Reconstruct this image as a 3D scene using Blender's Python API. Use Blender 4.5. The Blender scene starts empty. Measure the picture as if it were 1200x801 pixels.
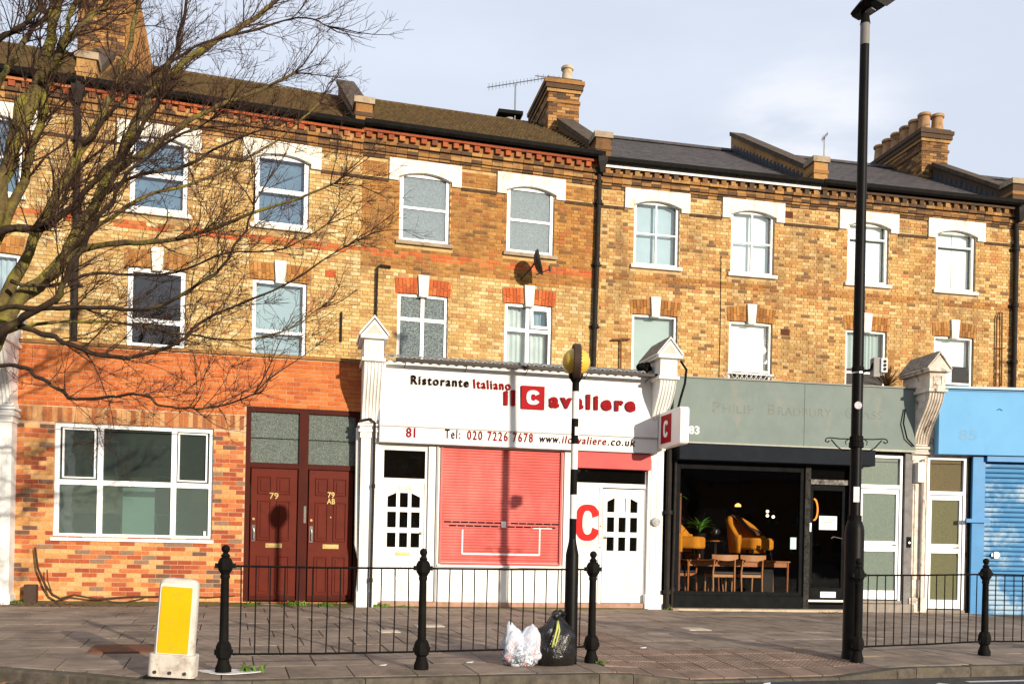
import bpy, math, random
from mathutils import Vector, Matrix
random.seed(7)
S = bpy.context.scene
C = bpy.data.collections.new('street'); S.collection.children.link(C)
R = math.radians
PI = math.pi

# ------------------------------------------------------------------ camera
cd = bpy.data.cameras.new('camera'); cam = bpy.data.objects.new('camera', cd); C.objects.link(cam)
cam.location = (0, 0, 1.256)
cd.sensor_fit = 'HORIZONTAL'; cd.sensor_width = 36.0; cd.lens = 36.0 * 1108 / 1200
cd.shift_y = (637.6 - 400.5) / 1200
cd.clip_start = .1; cd.clip_end = 3000
# level camera, rolled 1.2 degrees
cam.matrix_world = Matrix.Translation((0, 0, 1.256)) @ Matrix.Rotation(R(90), 4, 'X') @ Matrix.Rotation(.021, 4, 'Z')
S.camera = cam

# ------------------------------------------------------------------ sun and sky
SUN_EL = R(11.6); SUN_AZ = R(37.5)
trav = Vector((-math.sin(SUN_AZ)*math.cos(SUN_EL), math.cos(SUN_AZ)*math.cos(SUN_EL), -math.sin(SUN_EL)))
sd = bpy.data.lights.new('sun', 'SUN'); sun = bpy.data.objects.new('sun', sd); C.objects.link(sun)
sd.energy = 5.0; sd.angle = R(0.55); sd.color = (1.0, .88, .71)
sun.rotation_euler = trav.to_track_quat('-Z', 'Y').to_euler(); sun.location = (20, -20, 30)
W = bpy.data.worlds.new('World'); S.world = W; W.use_nodes = True
nt = W.node_tree; bgn = nt.nodes['Background']
sky = nt.nodes.new('ShaderNodeTexSky'); sky.sky_type = 'NISHITA'; sky.sun_disc = False
sky.sun_elevation = SUN_EL; sky.sun_rotation = PI - SUN_AZ
sky.air_density = 1.0; sky.dust_density = 1.2; sky.ozone_density = 1.0; sky.altitude = 30
tc = nt.nodes.new('ShaderNodeTexCoord'); mp = nt.nodes.new('ShaderNodeMapping'); mp.inputs['Scale'].default_value = (1, 1, 3.2)
mp.inputs['Location'].default_value = (.34, .1, .6)
nz = nt.nodes.new('ShaderNodeTexNoise'); nz.inputs['Scale'].default_value = 1.9; nz.inputs['Detail'].default_value = 7; nz.inputs['Roughness'].default_value = .52
cr = nt.nodes.new('ShaderNodeValToRGB'); cr.color_ramp.elements[0].position = .50; cr.color_ramp.elements[0].color = (.80, .80, .80, 1)
cr.color_ramp.elements[1].position = .74; cr.color_ramp.elements[1].color = (.95, .95, .95, 1)
mx = nt.nodes.new('ShaderNodeMixRGB'); mx.inputs[2].default_value = (5.5, 5.95, 6.85, 1)
L = nt.links.new
L(tc.outputs['Generated'], mp.inputs['Vector']); L(mp.outputs[0], nz.inputs['Vector']); L(nz.outputs['Fac'], cr.inputs[0])
L(cr.outputs[0], mx.inputs[0]); L(sky.outputs[0], mx.inputs[1]); 
# one soft cloud low over the right hand roofs
nd = nt.nodes.new('ShaderNodeVectorMath'); nd.operation = 'NORMALIZE'; dt = nt.nodes.new('ShaderNodeVectorMath'); dt.operation = 'DOT_PRODUCT'
dt.inputs[1].default_value = Vector((.30, 1, .40)).normalized(); L(tc.outputs['Generated'], nd.inputs[0]); L(nd.outputs[0], dt.inputs[0])
cm = nt.nodes.new('ShaderNodeMapRange'); cm.inputs['From Min'].default_value = .9915; cm.inputs['From Max'].default_value = .9995; cm.inputs['To Max'].default_value = .5; cm.interpolation_type = 'SMOOTHSTEP'; L(dt.outputs['Value'], cm.inputs[0])
n5 = nt.nodes.new('ShaderNodeTexNoise'); n5.inputs['Scale'].default_value = 9; n5.inputs['Detail'].default_value = 6; L(mp.outputs[0], n5.inputs['Vector'])
cq = nt.nodes.new('ShaderNodeMapRange'); cq.inputs['From Min'].default_value = .38; cq.inputs['From Max'].default_value = .62; L(n5.outputs['Fac'], cq.inputs[0])
cx_ = nt.nodes.new('ShaderNodeMath'); cx_.operation = 'MULTIPLY'; L(cm.outputs[0], cx_.inputs[0]); L(cq.outputs[0], cx_.inputs[1])
mc = nt.nodes.new('ShaderNodeMixRGB'); mc.inputs[2].default_value = (7.6, 7.5, 7.7, 1); L(cx_.outputs[0], mc.inputs[0]); L(mx.outputs[0], mc.inputs[1]); L(mc.outputs[0], bgn.inputs[0])
bgn.inputs[1].default_value = .12
S.view_settings.view_transform = 'Standard'; S.view_settings.look = 'None'
S.view_settings.exposure = .32; S.view_settings.gamma = 1
S.render.engine = 'CYCLES'
S.cycles.max_bounces = 6; S.cycles.transparent_max_bounces = 12

# ------------------------------------------------------------------ materials
MATS = {}
def nodes_of(name):
    m = bpy.data.materials.new(name); m.use_nodes = True
    t = m.node_tree; return m, t, t.nodes['Principled BSDF']
def rgba(c): return (c[0], c[1], c[2], 1)
def mat(name, c1, c2=None, scale=3.0, rough=.6, bump=0.0, bscale=40.0, metal=0.0, spec=.16, detail=6, stain=None, stain_scale=.7, stain_lo=.52, stain_hi=.68, objvar=0.0, coat=0.0, streak=1.0, spots=None):
    """plain weathered surface: two tones by noise, fine relief, optional stains"""
    if name in MATS: return MATS[name]
    m, t, b = nodes_of(name); N = t.nodes; K = t.links.new
    if c2 is None: c2 = tuple(x*.82 for x in c1)
    g = N.new('ShaderNodeNewGeometry'); n = N.new('ShaderNodeTexNoise')
    n.inputs['Scale'].default_value = scale; n.inputs['Detail'].default_value = detail; n.inputs['Roughness'].default_value = .65
    K(g.outputs['Position'], n.inputs['Vector'])
    r = N.new('ShaderNodeValToRGB'); r.color_ramp.elements[0].position = .35; r.color_ramp.elements[1].position = .65
    r.color_ramp.elements[0].color = rgba(c2); r.color_ramp.elements[1].color = rgba(c1)
    K(n.outputs['Fac'], r.inputs[0]); out = r.outputs[0]
    if stain:
        n2 = N.new('ShaderNodeTexNoise'); n2.inputs['Scale'].default_value = stain_scale; n2.inputs['Detail'].default_value = 8; n2.inputs['Roughness'].default_value = .7
        sm_ = N.new('ShaderNodeMapping'); sm_.inputs['Scale'].default_value = (1, 1, 1/streak); K(g.outputs['Position'], sm_.inputs['Vector']); K(sm_.outputs[0], n2.inputs['Vector'])
        r2 = N.new('ShaderNodeValToRGB'); r2.color_ramp.elements[0].position = stain_lo; r2.color_ramp.elements[1].position = stain_hi
        K(n2.outputs['Fac'], r2.inputs[0]); x = N.new('ShaderNodeMixRGB'); x.inputs[2].default_value = rgba(stain)
        K(r2.outputs[0], x.inputs[0]); K(out, x.inputs[1]); out = x.outputs[0]
    if spots:
        vo = N.new('ShaderNodeTexVoronoi'); vo.inputs['Scale'].default_value = 5.5; vo.inputs['Randomness'].default_value = 1; K(g.outputs['Position'], vo.inputs['Vector'])
        lt = N.new('ShaderNodeMath'); lt.operation = 'LESS_THAN'; lt.inputs[1].default_value = .11; K(vo.outputs['Distance'], lt.inputs[0]); x = N.new('ShaderNodeMixRGB'); x.inputs[2].default_value = rgba(spots)
        ml = N.new('ShaderNodeMath'); ml.operation = 'MULTIPLY'; ml.inputs[1].default_value = .55; K(lt.outputs[0], ml.inputs[0]); K(ml.outputs[0], x.inputs[0]); K(out, x.inputs[1]); out = x.outputs[0]
    if objvar:
        oi = N.new('ShaderNodeObjectInfo'); hv = N.new('ShaderNodeHueSaturation'); mr = N.new('ShaderNodeMapRange')
        mr.inputs['To Min'].default_value = 1-objvar; mr.inputs['To Max'].default_value = 1+objvar
        K(oi.outputs['Random'], mr.inputs[0]); K(mr.outputs[0], hv.inputs['Value']); K(out, hv.inputs['Color']); out = hv.outputs[0]
    K(out, b.inputs['Base Color'])
    b.inputs['Roughness'].default_value = rough; b.inputs['Metallic'].default_value = metal
    b.inputs['Specular IOR Level'].default_value = spec; b.inputs['Coat Weight'].default_value = coat
    if bump:
        n3 = N.new('ShaderNodeTexNoise'); n3.inputs['Scale'].default_value = bscale; n3.inputs['Detail'].default_value = 5
        K(g.outputs['Position'], n3.inputs['Vector']); bp = N.new('ShaderNodeBump'); bp.inputs['Strength'].default_value = bump; bp.inputs['Distance'].default_value = .01
        K(n3.outputs['Fac'], bp.inputs['Height']); K(bp.outputs[0], b.inputs['Normal'])
    MATS[name] = m; return m
def brickmat(name, cols, rough=.85, stain=(.05, .035, .02), sfac=.6, gl=1.0):
    """each brick its own firing colour (random per object and per island), grain and soot"""
    if name in MATS: return MATS[name]
    m, t, b = nodes_of(name); N = t.nodes; K = t.links.new
    oi = N.new('ShaderNodeObjectInfo'); g = N.new('ShaderNodeNewGeometry')
    ad = N.new('ShaderNodeMath'); ad.operation = 'ADD'; K(oi.outputs['Random'], ad.inputs[0]); K(g.outputs['Random Per Island'], ad.inputs[1])
    fr = N.new('ShaderNodeMath'); fr.operation = 'FRACT'; K(ad.outputs[0], fr.inputs[0])
    wn = N.new('ShaderNodeTexWhiteNoise'); wn.noise_dimensions = '1D'; K(fr.outputs[0], wn.inputs['W'])
    r = N.new('ShaderNodeValToRGB'); r.color_ramp.interpolation = 'CONSTANT'; e = r.color_ramp.elements
    tot = sum(w for _, w in cols); acc = 0
    for i, (c, w) in enumerate(cols):
        if i == 0: e[0].position = 0
        elif i == 1: e[1].position = acc/tot
        else: e.new(acc/tot)
        acc += w
    for i, (c, w) in enumerate(cols): e[i].color = rgba(c)
    K(wn.outputs['Value'], r.inputs[0])
    n = N.new('ShaderNodeTexNoise'); n.inputs['Scale'].default_value = 28; n.inputs['Detail'].default_value = 5; n.inputs['Roughness'].default_value = .7
    K(g.outputs['Position'], n.inputs['Vector'])
    mr = N.new('ShaderNodeMapRange'); mr.inputs['From Min'].default_value = .3; mr.inputs['From Max'].default_value = .7; mr.inputs['To Min'].default_value = .72*gl; mr.inputs['To Max'].default_value = 1.22*gl
    K(n.outputs['Fac'], mr.inputs[0]); hv = N.new('ShaderNodeHueSaturation'); K(mr.outputs[0], hv.inputs['Value']); K(r.outputs[0], hv.inputs['Color'])
    n2 = N.new('ShaderNodeTexNoise'); n2.inputs['Scale'].default_value = 1.5; n2.inputs['Detail'].default_value = 9; n2.inputs['Roughness'].default_value = .72
    sm_ = N.new('ShaderNodeMapping'); sm_.inputs['Scale'].default_value = (1, 1, .45); K(g.outputs['Position'], sm_.inputs['Vector']); K(sm_.outputs[0], n2.inputs['Vector']); r2 = N.new('ShaderNodeValToRGB')
    r2.color_ramp.elements[0].position = .48; r2.color_ramp.elements[0].color = (0, 0, 0, 1); r2.color_ramp.elements[1].position = .72; r2.color_ramp.elements[1].color = (sfac, sfac, sfac, 1)
    K(n2.outputs['Fac'], r2.inputs[0]); x = N.new('ShaderNodeMixRGB'); x.inputs[2].default_value = rgba(stain)
    K(r2.outputs[0], x.inputs[0]); K(hv.outputs[0], x.inputs[1]); K(x.outputs[0], b.inputs['Base Color'])
    b.inputs['Roughness'].default_value = rough; b.inputs['Specular IOR Level'].default_value = .25
    bp = N.new('ShaderNodeBump'); bp.inputs['Strength'].default_value = .5; bp.inputs['Distance'].default_value = .006
    K(n.outputs['Fac'], bp.inputs['Height']); K(bp.outputs[0], b.inputs['Normal'])
    MATS[name] = m; return m
def glassmat(name, tint=(.8, .88, .88), refl=.12, rough=.01, opacity=0.0, body=(.1, .12, .12), bump=0.0, bscale=60, wave=.03):
    """window pane: mirror reflection by angle over a clear (or clouded) body"""
    if name in MATS: return MATS[name]
    m = bpy.data.materials.new(name); m.use_nodes = True; t = m.node_tree; N = t.nodes; K = t.links.new
    N.remove(N['Principled BSDF']); out = N['Material Output']
    tr = N.new('ShaderNodeBsdfTransparent'); tr.inputs[0].default_value = rgba(tint)
    df = N.new('ShaderNodeBsdfDiffuse'); df.inputs[0].default_value = rgba(body)
    tl = N.new('ShaderNodeBsdfTranslucent'); tl.inputs[0].default_value = rgba(body)
    gl = N.new('ShaderNodeBsdfGlossy'); gl.inputs['Roughness'].default_value = rough; gl.inputs[0].default_value = (1, 1, 1, 1)
    a0 = N.new('ShaderNodeMixShader'); a0.inputs[0].default_value = .35; K(df.outputs[0], a0.inputs[1]); K(tl.outputs[0], a0.inputs[2])
    a = N.new('ShaderNodeMixShader'); a.inputs[0].default_value = opacity; K(tr.outputs[0], a.inputs[1]); K(a0.outputs[0], a.inputs[2])
    fz = N.new('ShaderNodeFresnel'); fz.inputs['IOR'].default_value = 1.5
    mr = N.new('ShaderNodeMath'); mr.operation = 'ADD'; mr.inputs[1].default_value = refl; mr.use_clamp = True; K(fz.outputs[0], mr.inputs[0])
    z = N.new('ShaderNodeMixShader'); K(mr.outputs[0], z.inputs[0]); K(a.outputs[0], z.inputs[1]); K(gl.outputs[0], z.inputs[2]); K(z.outputs[0], out.inputs['Surface'])
    g = N.new('ShaderNodeNewGeometry'); n = N.new('ShaderNodeTexNoise'); n.inputs['Scale'].default_value = 1.6 if not bump else bscale
    K(g.outputs['Position'], n.inputs['Vector']); bp = N.new('ShaderNodeBump'); bp.inputs['Strength'].default_value = bump if bump else .25; bp.inputs['Distance'].default_value = .01 if bump else wave
    K(n.outputs['Fac'], bp.inputs['Height']); 
    if bump:
        cr_ = N.new('ShaderNodeValToRGB'); cr_.color_ramp.elements[0].position = .38; cr_.color_ramp.elements[1].position = .66
        cr_.color_ramp.elements[0].color = rgba(tuple(c*(1-.55*min(bump, 1)) for c in body)); cr_.color_ramp.elements[1].color = rgba(tuple(min(c*(1+.7*min(bump, 1)), .9) for c in body))
        n.inputs['Detail'].default_value = 3; K(n.outputs['Fac'], cr_.inputs[0]); K(cr_.outputs[0], df.inputs[0]); K(cr_.outputs[0], tl.inputs[0])
    if bump: K(bp.outputs[0], df.inputs['Normal']); K(bp.outputs[0], tl.inputs['Normal'])
    else: K(bp.outputs[0], gl.inputs['Normal'])
    MATS[name] = m; return m
def emit(name, c, s):
    if name in MATS: return MATS[name]
    m, t, b = nodes_of(name); b.inputs['Base Color'].default_value = rgba(c); b.inputs['Emission Color'].default_value = rgba(c); b.inputs['Emission Strength'].default_value = s
    MATS[name] = m; return m

# brick palettes
PALE = brickmat('pale yellow stock brick', [((.50, .32, .12), 4), ((.57, .40, .17), 4), ((.46, .28, .10), 3), ((.37, .21, .08), 1.3), ((.62, .47, .25), 2), ((.42, .21, .09), .6)], stain=(.10, .06, .03), sfac=.55)
DARKB = brickmat('orange brown stock brick', [((.38, .18, .045), 4), ((.33, .145, .034), 4), ((.28, .115, .03), 3), ((.42, .21, .06), 2), ((.18, .085, .03), 1), ((.35, .12, .035), .9)], stain=(.06, .035, .02), sfac=.78)
YELB = brickmat('yellow orange stock brick', [((.50, .30, .105), 4), ((.56, .36, .145), 4), ((.45, .255, .085), 3), ((.36, .175, .058), 1.6), ((.19, .105, .05), .9), ((.60, .43, .20), 1.8), ((.45, .20, .07), 1.1)], stain=(.09, .05, .025), sfac=.78)
REDB = brickmat('red rubbed brick', [((.48, .11, .03), 3), ((.40, .085, .025), 3), ((.53, .15, .045), 2)], sfac=.3)
ORB = brickmat('brown arch brick', [((.36, .16, .04), 3), ((.28, .11, .03), 3), ((.42, .20, .06), 2)], sfac=.55)
ORANGEB = brickmat('orange red facing brick', [((.50, .135, .032), 4), ((.45, .11, .026), 4), ((.54, .165, .045), 2), ((.38, .09, .026), 1.5)], stain=(.25, .07, .03), sfac=.35)
MULTIB = brickmat('multicoloured facing brick', [((.36, .085, .030), 4), ((.48, .15, .05), 3), ((.60, .33, .13), 4.5), ((.55, .26, .085), 3), ((.24, .15, .095), 1.5), ((.14, .075, .05), 1.2), ((.29, .06, .025), 2)], stain=(.2, .1, .05), sfac=.25)
SOLDB = brickmat('soldier course brick', [((.36, .12, .04), 4), ((.46, .21, .08), 3), ((.28, .10, .04), 3), ((.52, .28, .12), 2)], stain=(.2, .1, .05), sfac=.3)
SOOTB = brickmat('sooty moulded brick', [((.28, .135, .042), 3), ((.16, .08, .032), 3), ((.38, .21, .075), 2.5), ((.085, .05, .028), 2.2)], stain=(.03, .025, .02), sfac=.75)
MORT = mat('lime mortar', (.37, .25, .12), (.28, .185, .09), 9, .95, .4, 90, stain=(.2, .13, .07), stain_scale=1.3)
MORTY = mat('cream mortar', (.55, .40, .21), (.43, .29, .14), 9, .95, .4, 90, stain=(.18, .11, .06), stain_scale=1.3)
MORTD = mat('buff mortar', (.56, .38, .17), (.44, .28, .115), 9, .95, .4, 90, stain=(.14, .09, .05), stain_scale=1.3)
MORTX = mat('pale pink mortar', (.55, .37, .24), (.47, .30, .19), 7, .95, .3, 90)
WPAINT = mat('white masonry paint', (.80, .79, .75), (.74, .72, .67), 2, .55, .12, 60, stain=(.40, .35, .27), stain_scale=2.6, stain_lo=.60, stain_hi=.80, streak=3.5)
OLDPAINT = mat('old peeling white paint', (.70, .64, .57), (.50, .42, .34), 6, .75, .5, 45, stain=(.14, .09, .055), stain_scale=4.2, stain_lo=.54, stain_hi=.64, streak=1.6)
LINTEL = mat('white painted lintel', (.78, .74, .66), (.64, .58, .48), 5, .6, .25, 50, stain=(.36, .25, .15), stain_scale=4, stain_lo=.56, stain_hi=.74, streak=2)
UPVC = mat('white window plastic', (.84, .85, .86), (.80, .81, .82), 1.5, .3, spec=.25)
WOODW = mat('white painted wood', (.80, .79, .76), (.74, .72, .68), 3, .45, .08, 60)
STONE = mat('weathered stone', (.40, .32, .22), (.26, .20, .14), 6, .9, .5, 50, stain=(.12, .09, .06), stain_scale=3)
LEAD = mat('lead flashing', (.20, .21, .22), (.10, .105, .11), 8, .6, .3, 30, metal=.0)
LEADL = mat('light lead sheet', (.42, .42, .41), (.26, .26, .26), 12, .65, .4, 30)
BLACKP = mat('black gloss metal paint', (.004, .0035, .0035), (.007, .006, .0055), 6, .45, .1, 70, spec=.10)
BLACKD = mat('dusty black paint', (.0045, .004, .004), (.009, .008, .007), 8, .7, .2, 60, spec=.07)
PIPE = mat('black cast iron pipe', (.014, .012, .011), (.026, .021, .017), 10, .7, .3, 60)
PIPEG = mat('grey plastic pipe', (.28, .27, .25), (.2, .19, .18), 6, .5)
SLATE = mat('dark slate', (.085, .075, .075), (.05, .045, .047), 3, .6, .4, 40, objvar=0)
TILE = mat('mossy brown roof tile', (.125, .080, .038), (.060, .040, .022), 9, .9, .6, 40, stain=(.13, .10, .03), stain_scale=7, stain_lo=.5, stain_hi=.7)
FELT = mat('grey brown roofing', (.10, .08, .07), (.075, .06, .055), 2, .85, .3, 50)
COPING = mat('sooty coping stone', (.06, .045, .035), (.10, .075, .05), 5, .9, .5, 50)
POT = mat('clay chimney pot', (.42, .26, .13), (.32, .18, .09), 6, .85, .3, 50, stain=(.12, .08, .05), stain_scale=4)
REDDENT = brickmat('sooty red dentil brick', [((.36, .09, .03), 3), ((.28, .07, .03), 3), ((.40, .15, .06), 1), ((.15, .06, .03), 2)], stain=(.04, .03, .02), sfac=.7)
POTY = mat('buff chimney pot', (.52, .42, .28), (.42, .32, .2), 6, .85, .3, 50, stain=(.2, .15, .1), stain_scale=4)
REDDOOR = mat('dark red door paint', (.115, .016, .007), (.085, .012, .006), 3, .5, .06, 50, spec=.12, stain=(.06, .014, .009), stain_scale=3, stain_lo=.56, stain_hi=.72)
REDFRAME = mat('dark red frame paint', (.060, .009, .005), (.045, .008, .005), 3, .55, spec=.1)
BRASS = mat('dull brass', (.55, .42, .18), (.42, .30, .12), 20, .38, metal=.8)
CHROME = mat('worn chrome', (.62, .60, .56), None, 20, .25, metal=1)
SHUTR = mat('faded red shutter paint', (.60, .125, .110), (.54, .105, .09), 2.2, .65, .1, 40, spec=.08, stain=(.66, .20, .17), stain_scale=1.3, stain_lo=.45, stain_hi=.75, streak=2)
SHUTR2 = mat('red shutter box paint', (.55, .11, .10), (.48, .09, .085), 2, .65, spec=.08)
SIGNRED = mat('red sign face', (.33, .006, .010), (.28, .006, .010), 2, .6, spec=.08)
LETRED = mat('dark red letter plastic', (.25, .006, .012), (.21, .006, .010), 2, .65, spec=.06)
LETBLK = mat('black letter plastic', (.016, .006, .007), (.012, .006, .006), 2, .7, spec=.06)
CRED = mat('bright red painted emblem', (.55, .022, .02), (.50, .02, .018), 3, .65, spec=.08)
PINK = mat('pinkish rendered plinth', (.42, .25, .19), (.33, .19, .14), 7, .85, .4, 50, stain=(.2, .15, .08), stain_scale=3)
GREEN83 = mat('grey green fascia paint', (.185, .222, .205), (.160, .196, .182), 2.5, .7, .12, 40, spec=.1, stain=(.235, .235, .195), stain_scale=2.6, stain_lo=.56, stain_hi=.78, streak=2.5)
GHOST = mat('ghost of removed lettering', (.145, .15, .125), (.18, .212, .195), 11, .75)
CREAM = mat('cream painted step', (.52, .42, .30), (.40, .31, .21), 6, .8, .4, 40, stain=(.25, .18, .12), stain_scale=4)
BLUE = mat('sky blue fascia', (.15, .37, .62), (.135, .35, .59), 1.5, .6, .04, 30, spec=.1, stain=(.11, .27, .44), stain_scale=2.6, stain_lo=.60, stain_hi=.85, streak=4)
BLUES = mat('blue roller shutter', (.085, .25, .46), (.07, .22, .42), 3, .55, .05, 30, spec=.1, stain=(.33, .45, .56), stain_scale=1.15, stain_lo=.50, stain_hi=.60)
BLUEF = mat('blue frame paint', (.06, .24, .50), (.05, .21, .44), 3, .4)
GHOSTB = mat('faded number on blue', (.19, .33, .45), (.12, .32, .56), 8, .7)
SHBLACK = mat('near black shopfront paint', (.006, .007, .008), (.012, .012, .012), 6, .8, .1, 40, spec=.05)
SHBOX = mat('blue black shutter box', (.011, .014, .019), (.015, .018, .023), 3, .75, spec=.06)
WORN = mat('worn white over black', (.30, .28, .25), (.03, .028, .025), 14, .8, .3, 50, spec=.08)
CONC = mat('concrete', (.30, .26, .22), (.22, .19, .16), 8, .9, .4, 50)
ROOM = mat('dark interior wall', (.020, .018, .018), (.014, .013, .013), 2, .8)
ROOMW = mat('pale interior wall', (.34, .33, .28), (.28, .27, .24), 2, .8)
NET = mat('net curtain', (.66, .68, .68), (.52, .55, .56), 3, .9)
PALENET = mat('flat pale net', (.62, .67, .67), (.54, .59, .60), 2.5, .9)
BLIND = mat('pale roller blind', (.48, .53, .53), (.44, .49, .49), 1.2, .85)
BLINDW = mat('white inner shutter', (.86, .86, .84), (.84, .84, .82), 1, .5)
GREYBL = mat('blue grey inner blind', (.20, .27, .34), (.15, .20, .27), 3, .8)
BARK = mat('mossy bark', (.14, .105, .04), (.070, .048, .028), 9, .95, 1.0, 30, stain=(.20, .175, .03), stain_scale=5, stain_lo=.47, stain_hi=.62)
BARKD = mat('dark bark', (.052, .033, .022), (.032, .021, .015), 9, .9, .7, 40, stain=(.13, .11, .035), stain_scale=4, stain_lo=.54, stain_hi=.7)
TWIG = mat('dark red brown twig', (.070, .036, .024), (.042, .023, .016), 9, .8)
GL_CLR = glassmat('clear pane', refl=.03)
GL_UP = glassmat('upper floor pane', refl=.06, tint=(.72, .82, .88), wave=.03)
GL_FR = glassmat('frosted pane', refl=-.01, rough=.06, opacity=.92, body=(.20, .235, .21), bump=.6, bscale=50)
GL_TEX = glassmat('rippled obscure pane', refl=.02, rough=.05, opacity=.85, body=(.20, .25, .25), bump=.95, bscale=34)
GL_SPK = glassmat('speckled obscure pane', refl=.05, rough=.04, opacity=.8, body=(.30, .36, .39), bump=.30, bscale=30)
GL_TEAL = glassmat('misty teal pane', refl=.02, opacity=.6, body=(.17, .23, .21), tint=(.7, .9, .86), wave=.01)
GL_TEALD = glassmat('dark teal pane', refl=.01, opacity=.55, body=(.08, .11, .10), tint=(.5, .65, .62), wave=.01)
GL_GRN = glassmat('pale green frosted pane', refl=-.02, rough=.1, opacity=.94, body=(.25, .31, .26), bump=.25, bscale=60)
GL_OLV = glassmat('olive frosted pane', refl=-.02, rough=.1, opacity=.94, body=(.22, .215, .12), bump=.25, bscale=60)
GL_SHOP = glassmat('shop window pane', refl=-.015, tint=(.93, .95, .95), wave=.01)
GL_DRK = glassmat('dark transom pane', refl=-.02, tint=(.4, .4, .4), opacity=.25, body=(.02, .018, .015))

# ------------------------------------------------------------------ mesh helpers
class MB:
    def __init__(s): s.v = []; s.f = []; s.m = []; s.cur = 0
    def add(s, vs, fs):
        o = len(s.v); s.v += [tuple(x) for x in vs]; s.f += [tuple(i+o for i in f) for f in fs]; s.m += [s.cur]*len(fs); return s
    def box(s, x0, x1, y0, y1, z0, z1, skip=''):
        v = [(x0,y0,z0),(x1,y0,z0),(x1,y1,z0),(x0,y1,z0),(x0,y0,z1),(x1,y0,z1),(x1,y1,z1),(x0,y1,z1)]
        F = {'b':(0,3,2,1),'t':(4,5,6,7),'f':(0,1,5,4),'k':(2,3,7,6),'l':(3,0,4,7),'r':(1,2,6,5)}
        return s.add(v, [F[k] for k in 'btfklr' if k not in skip])
    def quad(s, a, b, c, d): return s.add([a,b,c,d], [(0,1,2,3)])
    def prism_y(s, poly, y0, y1):
        """poly in (x,z) counter-clockwise seen from -y; pushed from y0 (front) to y1"""
        n = len(poly); v = [(x,y0,z) for x,z in poly] + [(x,y1,z) for x,z in poly]
        return s.add(v, [tuple(range(n)), tuple(range(2*n-1, n-1, -1))] + [((i+1)%n, i, n+i, n+(i+1)%n) for i in range(n)])
    def prism_x(s, poly, x0, x1):
        """poly in (y,z)"""
        n = len(poly); v = [(x0,y,z) for y,z in poly] + [(x1,y,z) for y,z in poly]
        return s.add(v, [tuple(range(n-1,-1,-1)), tuple(range(n, 2*n))] + [(i, (i+1)%n, n+(i+1)%n, n+i) for i in range(n)])
    def prism_z(s, poly, z0, z1):
        n = len(poly); v = [(x,y,z0) for x,y in poly] + [(x,y,z1) for x,y in poly]
        return s.add(v, [tuple(range(n-1,-1,-1)), tuple(range(n, 2*n))] + [(i, (i+1)%n, n+(i+1)%n, n+i) for i in range(n)])
    def lathe(s, prof, cx=0, cy=0, cz=0, n=16, rot=0.0, caps=True):
        """prof: (radius, z)"""
        v = []; f = []
        for r, z in prof:
            for k in range(n):
                a = 2*PI*k/n + rot; v.append((cx+r*math.cos(a), cy+r*math.sin(a), cz+z))
        for i in range(len(prof)-1):
            for k in range(n):
                k2 = (k+1) % n; f.append((i*n+k, i*n+k2, (i+1)*n+k2, (i+1)*n+k))
        if caps: f.append(tuple(range(n-1,-1,-1))); f.append(tuple((len(prof)-1)*n+k for k in range(n)))
        return s.add(v, f)
    def tube(s, pts, r, n=8, cap=True):
        pts = [Vector(p) for p in pts]; m = len(pts)
        rs = r if isinstance(r, (list, tuple)) else [r]*m
        v = []; f = []; up = None
        for i, p in enumerate(pts):
            d = (pts[min(i+1, m-1)] - pts[max(i-1, 0)]).normalized()
            if up is None:
                up = Vector((0,0,1)) if abs(d.z) < .9 else Vector((0,1,0))
            a = d.cross(up)
            if a.length < 1e-4: a = d.cross(Vector((1,0,.3)))
            a.normalize(); b = a.cross(d).normalized(); up = b
            for k in range(n):
                t = 2*PI*k/n; v.append(p + (a*math.cos(t) + b*math.sin(t))*rs[i])
        for i in range(m-1):
            for k in range(n):
                k2 = (k+1) % n; f.append((i*n+k, i*n+k2, (i+1)*n+k2, (i+1)*n+k))
        if cap: f.append(tuple(range(n-1,-1,-1))); f.append(tuple((m-1)*n+k for k in range(n)))
        return s.add(v, f)
    def sphere(s, c, r, n=14, k=9, sz=1.0, sx=1.0):
        prof = [(max(r*math.sin(PI*i/k), 1e-4), -r*math.cos(PI*i/k)*sz) for i in range(k+1)]
        return s.lathe(prof, c[0], c[1], c[2], n, caps=False)
    def mesh(s, name, mats=()):
        me = bpy.data.meshes.new(name); me.from_pydata(s.v, [], s.f)
        for m in (mats if isinstance(mats, (list, tuple)) else [mats]): me.materials.append(m)
        if len(me.materials) > 1: me.polygons.foreach_set('material_index', s.m)
        me.update(); return me
    def build(s, name, mats, parent=None, smooth=False, bevel=0, kind=None, label=None, recalc=False):
        me = s.mesh(name, mats)
        if recalc:
            import bmesh
            bm = bmesh.new(); bm.from_mesh(me); bmesh.ops.recalc_face_normals(bm, faces=bm.faces); bm.to_mesh(me); bm.free()
        return link(name, me, parent, smooth, bevel, kind, label)
def link(name, me, parent=None, smooth=False, bevel=0, kind=None, label=None, loc=None, rot=None):
    o = bpy.data.objects.new(name, me); C.objects.link(o)
    if parent: o.parent = parent
    if loc: o.location = loc
    if rot: o.rotation_euler = rot
    if smooth:
        me.polygons.foreach_set('use_smooth', [True]*len(me.polygons))
        if smooth != 'all':
            try: me.set_sharp_from_angle(angle=R(38))
            except Exception: pass
    if bevel:
        b = o.modifiers.new('bevel', 'BEVEL'); b.width = bevel; b.segments = 2; b.limit_method = 'ANGLE'
    if kind: o['kind'] = kind
    if label: o['label'] = label
    return o
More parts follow.
